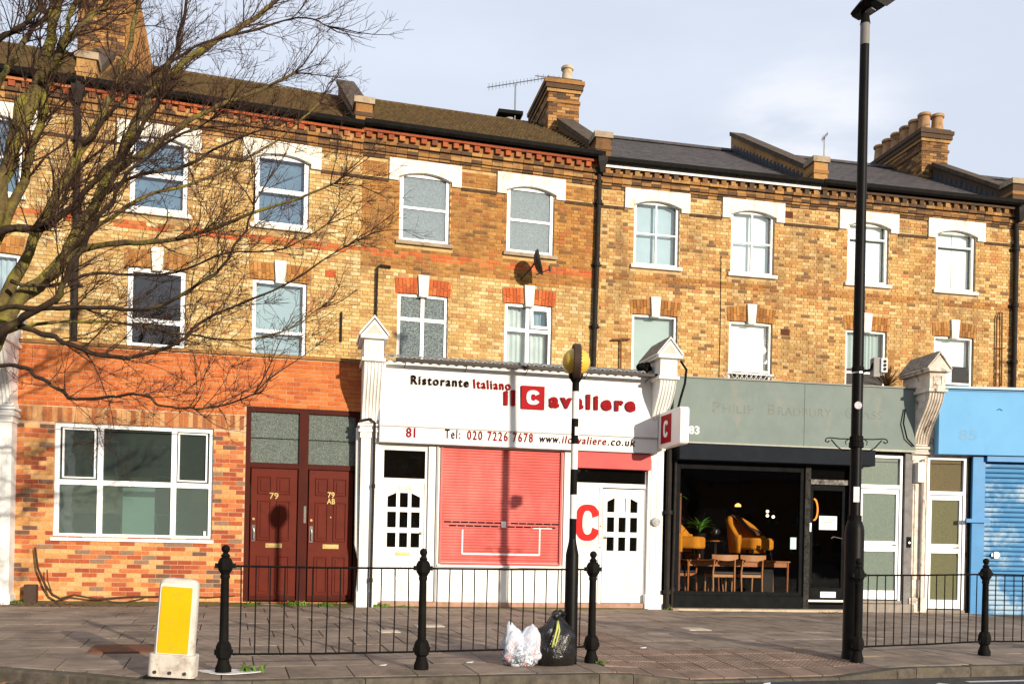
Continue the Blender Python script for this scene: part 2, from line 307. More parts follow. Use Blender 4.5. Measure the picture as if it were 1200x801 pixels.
def thing(name, label, cat, loc=(0,0,0), rz=0, group=None):
    o = bpy.data.objects.new(name, None); C.objects.link(o); o.location = loc; o.rotation_euler = (0, 0, rz)
    o['label'] = label; o['category'] = cat
    if group: o['group'] = group
    o.empty_display_size = .2
    return o
def tag(o, label, cat, group=None):
    o['label'] = label; o['category'] = cat
    if group: o['group'] = group
    return o
def text_mesh(txt, size, mt, extrude=.01, bold=0.0, sx=1.0, shear=0.0, space=1.0, bev=0.0):
    """lettering as a mesh: x to the right, z up, centred on neither axis, facing -y"""
    cu = bpy.data.curves.new('txt', 'FONT'); cu.body = txt; cu.size = size; cu.extrude = extrude; cu.offset = bold; cu.shear = shear; cu.space_character = space; cu.bevel_depth = bev
    cu.resolution_u = 3
    o = bpy.data.objects.new('txt', cu); S.collection.objects.link(o)
    dg = bpy.context.evaluated_depsgraph_get(); me = bpy.data.meshes.new_from_object(o.evaluated_get(dg))
    bpy.data.objects.remove(o); bpy.data.curves.remove(cu)
    me.transform(Matrix.Rotation(PI/2, 4, 'X') @ Matrix.Diagonal((sx, 1, 1, 1))); me.materials.clear(); me.materials.append(mt); return me

# ------------------------------------------------------------------ ground rule: pavement falls gently to the kerb
NX, NY = -.25, .968
def zg(x, y): return .021*(NX*x + NY*(y-9.9))

# ------------------------------------------------------------------ walls, bricks, windows
def wall_sheet(mb, u0, u1, z0, z1, y, ops, reveal=.12):
    """front sheet with rectangular openings (a,b,c,d) = u0,u1,z0,z1 and their reveals"""
    us = sorted(set([u0,u1] + [o[0] for o in ops] + [o[1] for o in ops])); zs = sorted(set([z0,z1] + [o[2] for o in ops] + [o[3] for o in ops]))
    us = [u for u in us if u0 <= u <= u1]; zs = [z for z in zs if z0 <= z <= z1]
    for i in range(len(us)-1):
        for j in range(len(zs)-1):
            cu, cz = (us[i]+us[i+1])/2, (zs[j]+zs[j+1])/2
            if any(o[0] < cu < o[1] and o[2] < cz < o[3] for o in ops): continue
            mb.quad((us[i],y,zs[j]), (us[i+1],y,zs[j]), (us[i+1],y,zs[j+1]), (us[i],y,zs[j+1]))
    for a,b,c,d in ops:
        mb.quad((a,y,c),(a,y+reveal,c),(a,y+reveal,d),(a,y,d)); mb.quad((b,y+reveal,c),(b,y,c),(b,y,d),(b,y+reveal,d))
        mb.quad((a,y,d),(a,y+reveal,d),(b,y+reveal,d),(b,y,d)); mb.quad((a,y+reveal,c),(a,y,c),(b,y,c),(b,y+reveal,c))
BRICKS = {}
def brick_mesh(w, m, h=.064):
    k = (round(w,3), round(h,3), m.name)
    if k not in BRICKS:
        b = MB(); b.box(-w/2, w/2, -.011, .002, -h/2, h/2, skip='k'); BRICKS[k] = b.mesh('brick', m)
    return BRICKS[k]
def bricks(parent, u0, u1, z0, z1, y, blocked, matf, score=None, nmax=300, flemish=True, pitch=.075, L=.208, joint=.011, mats=None, zv=None):
    """courses of single bricks; the nmax best by score are objects, the rest one 'stuff' mesh"""
    h = pitch - joint; rows = int((z1-z0)/pitch + .01); allb = []
    for r in range(rows):
        zc = z0 + (r+.5)*pitch
        x = u0; k = 0
        if flemish:
            x = u0 - (0 if r % 2 else L*.75)
        else: x = u0 - (L/2 if r % 2 else 0)
        bl = blocked(zc)
        while x < u1:
            w = L if (not flemish or k % 2 == 0) else L/2
            a, b = x + joint/2, x + w - joint/2; x += w; k += 1
            segs = [(max(a, u0), min(b, u1))]
            for p, q in bl:
                ns = []
                for s0, s1 in segs:
                    if q <= s0 or p >= s1: ns.append((s0, s1)); continue
                    if p > s0: ns.append((s0, p-.002))
                    if q < s1: ns.append((q+.002, s1))
                segs = ns
            for s0, s1 in segs:
                if s1 - s0 > .025: allb.append(((s0+s1)/2, zc, s1-s0))
    full = L - joint
    cand = [b for b in allb if abs(b[2]-full) < .004 and (score is None or score(b[0], b[1]) is not None)]
    cand.sort(key=lambda b: score(b[0], b[1]) if score else 0); chosen = set(cand[:nmax])
    for b in cand[:nmax]:
        o = link('brick', brick_mesh(full, matf(b[0], b[1]), h), parent, loc=(b[0], y + random.uniform(-.0025, .0025), b[1]))
    mbs = MB(); order = []
    for b in allb:
        if b in chosen: continue
        m = matf(b[0], b[1])
        if m not in order: order.append(m)
        mbs.cur = order.index(m); d = random.uniform(-.0025, .0025)
        mbs.box(b[0]-b[2]/2, b[0]+b[2]/2, y-.011+d, y+.002, b[1]-h/2, b[1]+h/2, skip='k')
    if mbs.f: mbs.build('bricks', order, parent, kind='stuff')
def window(parent, u0, u1, z0, z1, y, cols=(), rows=(), fw=.06, bw=.05, fm=None, pm=None, cells=None, back=None, backm=None, depth=.06, name='window', backy=.14, offs=None):
    """frame mesh with bars; every pane (and what hangs behind) its own sub-part. cols, rows: fractions"""
    fm = fm or UPVC; pm = pm or GL_UP
    f = MB(); f.box(u0, u0+fw, y, y+depth, z0, z1); f.box(u1-fw, u1, y, y+depth, z0, z1)
    f.box(u0+fw, u1-fw, y, y+depth, z0, z0+fw); f.box(u0+fw, u1-fw, y, y+depth, z1-fw, z1)
    iu0, iu1, iz0, iz1 = u0+fw, u1-fw, z0+fw, z1-fw
    cu = [iu0] + [u0+(u1-u0)*c for c in cols] + [iu1]; rz = [iz0] + [z0+(z1-z0)*c for c in rows] + [iz1]
    for c in cu[1:-1]: f.box(c-bw/2, c+bw/2, y+.004, y+depth-.004, iz0, iz1)
    xs = []
    for i in range(len(cu)-1):
        a = cu[i] + (bw/2 if i else 0); b = cu[i+1] - (bw/2 if i < len(cu)-2 else 0); xs.append((a, b))
        for c in rz[1:-1]: f.box(a, b, y+.006, y+depth-.006, c-bw/2, c+bw/2)
    w = f.build(name, fm, parent)
    for (a, b) in xs:
        for j in range(len(rz)-1):
            c = rz[j] + (bw/2 if j else 0); d = rz[j+1] - (bw/2 if j < len(rz)-2 else 0)
            p = MB(); p.quad((a,y+depth*.55,c),(b,y+depth*.55,c),(b,y+depth*.55,d),(a,y+depth*.55,d)); p.build('pane', pm, w)
    if back:
        for (n_, a, b, c, d, m_) in back:
            q = MB(); fold = n_ == 'curtain'; k = max(2, int((b-a)*34)) if fold else 1
            for i in range(k):
                x0 = a+(b-a)*i/k; x1 = a+(b-a)*(i+1)/k; s0 = .018*math.sin(i*1.9) if fold else 0; s1 = .018*math.sin((i+1)*1.9) if fold else 0
                q.quad((x0,y+backy+s0,c),(x1,y+backy+s1,c),(x1,y+backy+s1,d),(x0,y+backy+s0,d))
            q.build(n_, m_, w)
    return w

# ------------------------------------------------------------------ the setting: road, kerb, pavement
def struct(o): o['kind'] = 'structure'; return o
g = MB(); g.box(-400, 400, -400, 600, -.6, -.3, skip='b'); struct(g.build('ground', mat('distant ground', (.10, .09, .08), (.07, .065, .06), .3, .95)))
ASPH = mat('worn asphalt', (.075, .068, .062), (.045, .041, .039), 14, .88, .8, 120, stain=(.11, .095, .08), stain_scale=2.2)
rd = MB(); rd.quad((-40,-8,-.125), (40,-8,-.125), (40,25,-.125), (-40,25,-.125)); struct(rd.build('road', ASPH))
KERB = [(-14.0,11.0),(-7.5,9.25),(-4.72,8.78),(-4.0,8.6),(-3.2,8.30),(-2.3,8.46),(-1.33,8.76),(-.28,9.07),(.9,9.40),(1.25,9.5),(1.9,9.66),(3.55,10.15),(4.25,10.36),(4.5,10.45),(5.9,10.86),(9.0,11.8),(20,15.2)]
def kerb_y(x):
    for (a, b), (c, d) in zip(KERB, KERB[1:]):
        if a <= x <= c: return b + (d-b)*(x-a)/(c-a)
    return KERB[-1][1]
def drop(x, y):
    """the dropped kerb: how far the ground sinks at the crossing"""
    if x < 1.15 or x > 4.35: k = 0
    elif x < 1.75: k = (x-1.15)/.6
    elif x > 3.65: k = (4.35-x)/.7
    else: k = 1
    d = (y - kerb_y(x)) / 1.5
    return -.088*k*max(0, 1-d)
def gz(x, y): return zg(x, y) + drop(x, y)
# pavement bed
p = MB(); xs = [-14+ i*.35 for i in range(98)]
vv = []; nj = 16
for x in xs:
    k = kerb_y(x)
    for j in range(nj+1):
        y = k + .02 + (26-k)*((j/nj)**1.8); vv.append((x, y, gz(x, min(y, 18.6)) - .016))
ff = [(i*(nj+1)+j, (i+1)*(nj+1)+j, (i+1)*(nj+1)+j+1, i*(nj+1)+j+1) for i in range(len(xs)-1) for j in range(nj)]
p.add(vv, ff)
pav = struct(p.build('pavement', mat('sandy paving joint', (.16, .12, .085), (.09, .07, .045), 5, .95, .6, 80, stain=(.10, .12, .03), stain_scale=1.5, stain_lo=.55, stain_hi=.7)))
def slabmat(name, a, b): return mat(name, a, b, 4.5, .85, .35, 70, stain=tuple(x*.48 for x in b), stain_scale=1.5, stain_lo=.45, stain_hi=.72, objvar=.10, spots=(.10, .085, .07))
SLAB = slabmat('pinkish grey paving slab', (.285, .222, .172), (.215, .164, .126)); TACT = slabmat('dull red tactile slab', (.24, .17, .13), (.18, .125, .095))
KST = mat('granite kerb', (.125, .105, .082), (.062, .052, .042), 9, .85, .6, 60, stain=(.09, .08, .05), stain_scale=2.5, objvar=.1)
HK = .2903; KD = Vector((math.cos(HK), math.sin(HK), 0)); KN = Vector((-math.sin(HK), math.cos(HK), 0)); K0 = Vector((.9, 9.40, 0))
def slabmesh(w, d, m, tact=False):
    b = MB(); t = .012; c = .006
    v = [(-w/2,-d/2,-.03),(w/2,-d/2,-.03),(w/2,d/2,-.03),(-w/2,d/2,-.03),(-w/2,-d/2,-c),(w/2,-d/2,-c),(w/2,d/2,-c),(-w/2,d/2,-c),(-w/2+c,-d/2+c,0),(w/2-c,-d/2+c,0),(w/2-c,d/2-c,0),(-w/2+c,d/2-c,0)]
    b.add(v, [(0,1,5,4),(1,2,6,5),(2,3,7,6),(3,0,4,7),(4,5,9,8),(5,6,10,9),(6,7,11,10),(7,4,8,11),(8,9,10,11)])
    if tact:
        for i in range(6):
            for j in range(6): b.lathe([(.0155, -.002), (.012, .0045), (.006, .0055)], -w/2+w*(i+.5)/6, -d/2+d*(j+.5)/6, 0, 6)
    return b.mesh('paving_slab', m)
SM = {}
def place_slab(s, d, w, dp, tact=False):
    """s along the kerb, d away from it (slab centre)"""
    P = K0 + KD*s + KN*d
    k = (w, dp, tact)
    if k not in SM: SM[k] = slabmesh(w-.012, dp-.012, TACT if tact else SLAB, tact)
    o = link('tactile_slab' if tact else 'paving_slab', SM[k], pav)
    e = .3; z = gz(P.x, P.y); a = P+KD*e; b = P+KN*e
    tx = (gz(a.x, a.y)-z)/e; ty = (gz(b.x, b.y)-z)/e
    n = (KD*(-tx) + KN*(-ty) + Vector((0,0,1))).normalized()
    n = (n + Vector((random.uniform(-.006,.006), random.uniform(-.006,.006), 0))).normalized()
    xa = (KD - n*KD.dot(n)).normalized(); ya = n.cross(xa)
    M = Matrix((xa, ya, n)).transposed().to_4x4(); M.translation = Vector((P.x, P.y, z + random.uniform(-.0015, .002)))
    o.matrix_world = M; return True
def in_tact(s, d): return (.25 < s < 3.45 and d < 1.55) or (.25 < s < 1.5 and d < 5.2)

def clip_slab(s0, s1, d0, d1):
    """slab outline in the plane, cut off where the kerbstones begin"""
    g_ = .006; poly = [K0+KD*a+KN*b for a, b in ((s0+g_, d0+g_), (s1-g_, d0+g_), (s1-g_, d1-g_), (s0+g_, d1-g_))]; poly = [(p.x, p.y) for p in poly]; cut = False
    x0 = min(p[0] for p in poly)-.1; x1 = max(p[0] for p in poly)+.1
    for (a, b), (c, e) in zip(KERB, KERB[1:]):
        if c < x0 or a > x1: continue
        l = math.hypot(c-a, e-b); nx, ny = -(e-b)/l, (c-a)/l; f = lambda p: (p[0]-a)*nx + (p[1]-b)*ny - .158
        if all(f(p) >= 0 for p in poly): continue
        cut = True; out = []
        for i in range(len(poly)):
            p, q = poly[i], poly[(i+1) % len(poly)]; fp, fq = f(p), f(q)
            if fp >= 0: out.append(p)
            if (fp >= 0) != (fq >= 0): t = fp/(fp-fq); out.append((p[0]+(q[0]-p[0])*t, p[1]+(q[1]-p[1])*t))
        poly = out
        if len(poly) < 3: return None, True
    ar = abs(sum(poly[i][0]*poly[(i+1) % len(poly)][1]-poly[(i+1) % len(poly)][0]*poly[i][1] for i in range(len(poly))))/2
    return (poly if ar > .012 else None), cut
def lay(s0, s1, d0, d1, tact=False):
    P = K0+KD*((s0+s1)/2)+KN*((d0+d1)/2)
    if abs(P.x/max(P.y, 1)) > .66 or P.y < 8: return
    poly, cut = clip_slab(s0, s1, d0, d1)
    if not poly: return
    if not cut: place_slab((s0+s1)/2, (d0+d1)/2, round(s1-s0, 4), round(d1-d0, 4), tact); return
    j = random.uniform(-.001, .0015); q = MB(); cx = sum(p[0] for p in poly)/len(poly); cy = sum(p[1] for p in poly)/len(poly); zc = gz(cx, cy)
    n = len(poly); V = [(x-cx, y-cy, gz(x, y)-zc+j) for x, y in poly] + [(x-cx, y-cy, gz(x, y)-zc-.03) for x, y in poly]
    q.add(V, [tuple(range(n))] + [((i+1) % n, i, n+i, n+(i+1) % n) for i in range(n)]); o = q.build('tactile_slab' if tact else 'paving_slab', TACT if tact else SLAB, pav); o.location = (cx, cy, zc)
D0 = .10; ROW = .8; nrow = 10
TS0, TS1, TS2 = .25, 3.45, 1.45
for r in range(nrow):
    d0 = D0 + r*ROW; d1 = d0+ROW
    spans = [(-9.0, TS0), (TS1, 10.2)] if r < 1.5 else ([(-9.0, TS0), (TS2, 10.2)] if r < 6 else [(-9.0, 10.2)])
    for (A, B) in spans:
        x = A if A > -8 else A + (.3 if r % 2 else 0)
        first = A > -8 and r % 2
        while x < B-.02:
            w = min(.3 if first else .6, B-x); first = False
            if B-(x+w) < .12: w = B-x
            lay(x, x+w, d0, d1); x += w
for i in range(8):
    for j in range(12):
        s0 = TS0+.4*i; d0 = D0+.4*j
        if j < 4 or i < 3: lay(s0, s0+.4, d0, d0+.4, True)
# kerb stones
for (a, b), (c, d) in zip(KERB, KERB[1:]):
    n = max(1, round(math.hypot(c-a, d-b)/.915)) if not (1.1 < a < 4.3) else max(1, round(math.hypot(c-a, d-b)/.6))
    if a < -9 or c > 12: continue
    for i in range(n):
        p0 = Vector((a+(c-a)*i/n, b+(d-b)*i/n)); p1 = Vector((a+(c-a)*(i+1)/n, b+(d-b)*(i+1)/n)); t = (p1-p0).normalized(); nn = Vector((-t.y, t.x))
        p0 = p0 + t*.004; p1 = p1 - t*.004; jt = random.uniform(-.003, .003)
        z0 = gz(p0.x, p0.y+.01)+jt; z1 = gz(p1.x, p1.y+.01)+jt; k = MB(); e = .018; q = .15
        V = []
        for pp, zz in ((p0, z0), (p1, z1)):
            A = pp; B = pp + nn*q
            V += [(A.x,A.y,-.3),(A.x,A.y,zz-e),((A+nn*e).x,(A+nn*e).y,zz),(B.x,B.y,zz),(B.x,B.y,-.3)]
        k.add(V, [(0,5,6,1),(1,6,7,2),(2,7,8,3),(3,8,9,4),(4,3,2,1,0),(5,6,7,8,9)]); k.build('kerbstone', KST, pav)
# rusty cover and small pale covers
def cover(name, label, x, y, w, d, m, rz=HK, parent=None, h=.014):
    b = MB(); b.box(-w/2, w/2, -d/2, d/2, -.02, h); b.box(-w/2-.03, w/2+.03, -d/2-.03, d/2+.03, -.025, h-.004)
    o = b.build(name, m); o.location = (x, y, gz(x, y)); o.rotation_euler = (.021, 0, rz); return tag(o, label, 'cover')
RUST = mat('rusty iron cover', (.20, .07, .03), (.10, .06, .04), 7, .85, .6, 60)
cover('access_cover', 'rusty rectangular iron cover sunk in the pavement behind the yellow and white bollard', -4.15, 10.32, .72, .62, RUST)
PALEC = mat('pale cement patch', (.50, .45, .37), (.38, .33, .27), 8, .85, .2, 50)
cover('stopcock_cover', 'small pale square cover in the paving behind the first railing panel', -1.62, 12.6, .22, .2, PALEC)
cover('stopcock_cover', 'pale rectangular cover in the paving nearest the cast iron railing post before the white shop', -1.15, 13.4, .34, .2, PALEC)
cover('stopcock_cover', 'small pale square cover in the paving before the dark furniture shop', 2.72, 13.9, .3, .26, PALEC)
# road markings
PAINT = mat('worn road paint', (.62, .60, .56), (.40, .38, .36), 18, .8, .3, 80)
def stripe(name, pts, w):
    b = MB(); 
    for (a, c) in zip(pts, pts[1:]):
        a = Vector(a); c = Vector(c); t = (c-a).normalized(); n = Vector((-t.y, t.x))*w/2
        b.quad(((a-n).x,(a-n).y,-.121),((c-n).x,(c-n).y,-.121),((c+n).x,(c+n).y,-.121),((a+n).x,(a+n).y,-.121))
    return struct(b.build(name, PAINT))
stripe('zigzag_line', [(4.55,10.05),(5.05,9.55),(5.6,9.0)], .10); stripe('edge_line', [(4.95,10.22),(8.5,11.2)], .09)
for i in range(7): stripe('crossing_stripe', [(1.2+.1*i+ i*.4, 9.1+i*.13-.5),(1.2+.1*i+i*.4+.24, 8.2+i*.13-.5)], .001) if 0 else None

# ------------------------------------------------------------------ the terrace
TH = {0:.306, 1:.306, 2:.270, 3:.204, 4:.198, 5:.19}
HB = {0:(-13.141,16.23), 1:(-8.182,17.797), 2:(-3.224,19.363), 3:(1.788,20.75), 4:(6.88,21.803), 5:(11.978,22.826)}
WH = 5.2
def arch_pts(a, b, z, rise, n=8, rev=False):
    pts = [(a+(b-a)*i/n, z + rise*(1-(2*i/n-1)**2)) for i in range(n+1)]
    return pts[::-1] if rev else pts
def lintel(parent, uc, z0=8.72, z1=9.17, y=-.05):
    a, b = uc-.76, uc+.76
    for s in (-1, 1):
        m = MB(); g = .004
        if s < 0: poly = [(a,z0),(a+.20,z0),(a+.20,z0+.09)] + [q for q in arch_pts(a+.23, b-.23, z0+.10, .11, 16) if q[0] < uc-g] + [(uc-g, z0+.21), (uc-g,z1), (a,z1)]
        else: poly = [(uc+g,z1),(uc+g,z0+.21)] + [q for q in arch_pts(a+.23, b-.23, z0+.10, .11, 16) if q[0] > uc+g] + [(b-.20,z0+.09),(b-.20,z0),(b,z0),(b,z1)]
        m.prism_y(poly, y, .1); m.build('lintel', LINTEL, parent)
def flat_arch(parent, uc, bm, z0=6.40, z1=6.73):
    """brick arch over a first floor window with a white keystone"""
    m = MB(); m.prism_y([(uc-.085,z0-.04),(uc+.085,z0-.04),(uc+.115,z1+.08),(uc-.115,z1+.08)], -.06, .1); m.build('keystone', LINTEL, parent)
    w = .068
    for s in (-1, 1):
        for i in range(6):
            x = .125 + (i+.5)*.075; zc = (z0+z1)/2 + .02*(1-((x)/.6)**2); ang = s*x*.22
            for part in ((0, .5) if i % 2 else (0, .36)):
                lo = z0 + (part*(z1-z0)); hi = z0 + ((.5 if i % 2 else .36) if part == 0 else 1)*(z1-z0)
                key = ('arch', round(hi-lo, 3), bm.name)
                if key not in BRICKS: b = MB(); b.box(-w/2, w/2, -.016, .004, -(hi-lo)/2+.004, (hi-lo)/2-.004, skip='k'); BRICKS[key] = b.mesh('arch_brick', bm)
                zm = (lo+hi)/2; link('arch_brick', BRICKS[key], parent, loc=(uc + s*(x + (zm-z0)*.16*x), 0, zm + .02*(1-(x/.6)**2)), rot=(0, ang, 0))
def chimney(parent, uc, y0, y1, zb, zt, w, pots, bm, potm, hp=.46, taper=None):
    b = MB(); b.box(uc-w/2, uc+w/2, y0, y1, zb, zt-.08)
    b.cur = 1
    for z, e, h in ((zt-.62, .035, .07), (zt-.36, .05, .08), (zt-.28, .09, .12), (zt-.16, .12, .10)): b.box(uc-w/2-e, uc+w/2+e, y0-e, y1+e, z, z+h)
    b.cur = 2; b.box(uc-w/2-.06, uc+w/2+.06, y0-.06, y1+.06, zt-.06, zt)
    st = b.build('chimney_stack', [SOOTB, SOOTB, COPING], parent)
    m = MB()   # front and left faces laid in brick
    z = zb; r = 0
    while z < zt-.30:
        for (A, B, side) in ((uc-w/2, uc+w/2, 0), (y0, y1, 1)):
            x = A - (.11 if r % 2 else 0)
            while x < B:
                a, c = max(x+.005, A), min(x+.22, B); x += .225
                if c-a < .03: continue
                if side == 0: m.box(a, c, y0-.01, y0+.002, z+.005, z+.07, skip='k')
                else:
                    for sx, e in ((uc-w/2-.01, 0), (uc+w/2-.002, 0)): m.box(sx, sx+.012, a, c, z+.005, z+.07)
        z += .075; r += 1
    m.build('bricks', bm, st, kind='stuff')
    for (pu, py, ph, pr, pm) in pots:
        q = MB(); q.lathe([(pr*1.12, -.02), (pr*1.12, .05), (pr*.98, .07), (pr*.84, ph*.78), (pr*.86, ph*.8), (pr*1.08, ph*.84), (pr*1.1, ph*.95), (pr*.95, ph), (pr*.75, ph), (pr*.72, ph*.7)], pu, py, zt, 14)
        q.build('chimney_pot', pm, st, smooth=True)
    return st
def parapet(parent, y_end=4.5, uc=0.0, w=.34, z0=10.22, sl=.60, mb_m=None):
    yy = [(-.12, 9.66), (-.12, z0), (.36, z0+.04), (y_end, z0+.04+sl*(y_end-.36)), (y_end, 9.66+.58*y_end-.3)]
    b = MB(); b.prism_x([(y, z-.07) for y, z in yy[:4]] + [yy[4]], uc-w/2, uc+w/2); pr = b.build('party_wall', SOOTB, parent, recalc=True)
    c = MB(); n = 7
    ys = [.30 + (y_end-.30)*i/n for i in range(n+1)]
    for i in range(n):
        a, d = ys[i]+.005, ys[i+1]-.005; za = z0+.0+sl*(a-.3); zd = z0+sl*(d-.3)
        q = MB(); q.prism_x([(a,za-.06),(a,za+.05),(d,zd+.05),(d,zd-.06)], uc-w/2-.05, uc+w/2+.05); q.build('coping_stone', COPING, pr, recalc=True)
    k = MB(); k.box(uc-w/2-.04, uc+w/2+.04, -.16, .34, z0-.06, z0+.07); k.build('coping_stone', STONE, pr)
    k = MB(); k.box(uc-w/2-.02, uc+w/2+.02, -.14, .32, 9.9, 9.98); k.build('corbel', SOOTB, pr)
    f = MB()   # stepped flashing on the left cheek
    m = int((y_end-.4)/.2)
    for i in range(m):
        a = .4+i*.2; zb = 9.72+.575*a; f.box(uc-w/2-.012-.002*(i % 2), uc-w/2-.003, a, a+.17, zb-.02, zb+.17)
    f.build('flashing', mat('blue black stepped flashing', (.035, .045, .06), (.05, .06, .075), 5, .5), pr)
    return pr
def roof(parent, kind, zc):
    """front and back slope with covering; ridge 4.5 m back"""
    E_Y, E_Z, RY, RZ = -.10, 9.70+zc, 4.5, 12.28+zc
    b = MB(); b.quad((0,E_Y,E_Z),(WH,E_Y,E_Z),(WH,RY,RZ),(0,RY,RZ)); b.quad((0,RY,RZ),(WH,RY,RZ),(WH,9.2,E_Z),(0,9.2,E_Z))
    b.add([(0,E_Y,E_Z),(0,RY,RZ),(0,9.2,E_Z),(WH,E_Y,E_Z),(WH,RY,RZ),(WH,9.2,E_Z)], [(0,1,2),(5,4,3)])
    rf = b.build('roof', FELT, parent)
    dy, dz = RY-E_Y, RZ-E_Z; ln = math.hypot(dy, dz); t = (dy/ln, dz/ln); n = (-t[1], t[0])
    P = lambda s, h: (E_Y + t[0]*s + n[0]*h, E_Z + t[1]*s + n[1]*h)
    m = MB()
    if kind == 'tile':
        rows = 19; g = ln/rows; N = 200
        for r in range(rows):
            v = []
            for i in range(N+1):
                u = WH*i/N; hh = .030*math.sin(u*2*PI/.153 + (PI if r % 2 else 0)*0) + random.uniform(-.003, .003)
                a = P(r*g-.02, .085+hh); c = P((r+1)*g, .030+hh); e = P(r*g-.02, .02+hh)
                v += [(u,)+a, (u,)+c, (u,)+e]
            f = [(3*i, 3*i+3, 3*i+4, 3*i+1) for i in range(N)] + [(3*i+2, 3*i+5, 3*i+3, 3*i) for i in range(N)]
            m.add(v, f)
        m.build('roof_tiles', TILE, rf, kind='stuff')
    elif kind == 'slate':
        rows = 25; g = ln/rows
        for r in range(rows):
            u = -.15 if r % 2 else 0
            while u < WH:
                a, c = max(u+.003, 0), min(u+.297, WH); u += .30
                if c-a < .02: continue
                j = random.uniform(0, .006); p0 = P(r*g-.02, .020+j); p1 = P((r+1)*g, .010+j); p2 = P(r*g-.02, .006)
                m.add([(a,)+p0, (c,)+p0, (c,)+p1, (a,)+p1, (a,)+p2, (c,)+p2], [(0,1,2,3), (4,5,1,0)])
        m.build('slates', SLATE, rf, kind='stuff')
    q = MB(); nr = 12
    for i in range(nr):
        a, c = WH*i/nr+.004, WH*(i+1)/nr-.004; q.prism_x([(RY-.13, RZ-.02),(RY-.08,RZ+.07),(RY,RZ+.10),(RY+.08,RZ+.07),(RY+.13,RZ-.02)][::-1], a, c)
    q.build('ridge_tiles', TILE if kind == 'tile' else SLATE, rf, recalc=True, kind='stuff')
    return rf
HS = {
 0: dict(bm=PALE, cor='red', roof='tile', mort=MORT, sill=LINTEL, arch=ORB, label='pale yellow brick terraced house at the far left, mostly behind the tree', ind=(3.2, 5.2)),
 1: dict(bm=PALE, cor='red', roof='tile', mort=MORT, sill=LINTEL, arch=ORB, label='pale yellow brick terraced house behind the bare tree, above the red brick ground floor', ind=(0, 5.2)),
 2: dict(bm=DARKB, cor='red', roof='tile', mort=MORTD, sill=STONE, arch=REDB, label='darker orange brick terraced house with mossy tiled roof and satellite dish, above the white restaurant', ind=(0, 5.2)),
 3: dict(bm=YELB, cor='white', roof='slate', mort=MORTY, sill=LINTEL, arch=ORB, label='yellow brick terraced house with white painted gutter board, above the grey green shop fascia', ind=(0, 5.2)),
 4: dict(bm=YELB, cor='brown', roof='slate', mort=MORTY, sill=LINTEL, arch=ORB, label='yellow brick terraced house with white shutters in its upper windows, above the blue shop', ind=(0, 5.2)),
 5: dict(bm=YELB, cor='brown', roof='slate', mort=MORTY, sill=LINTEL, arch=ORB, label='yellow brick terraced house at the far right edge, beyond the black downpipe', ind=(0, .5)),
}
HOUSE = {}
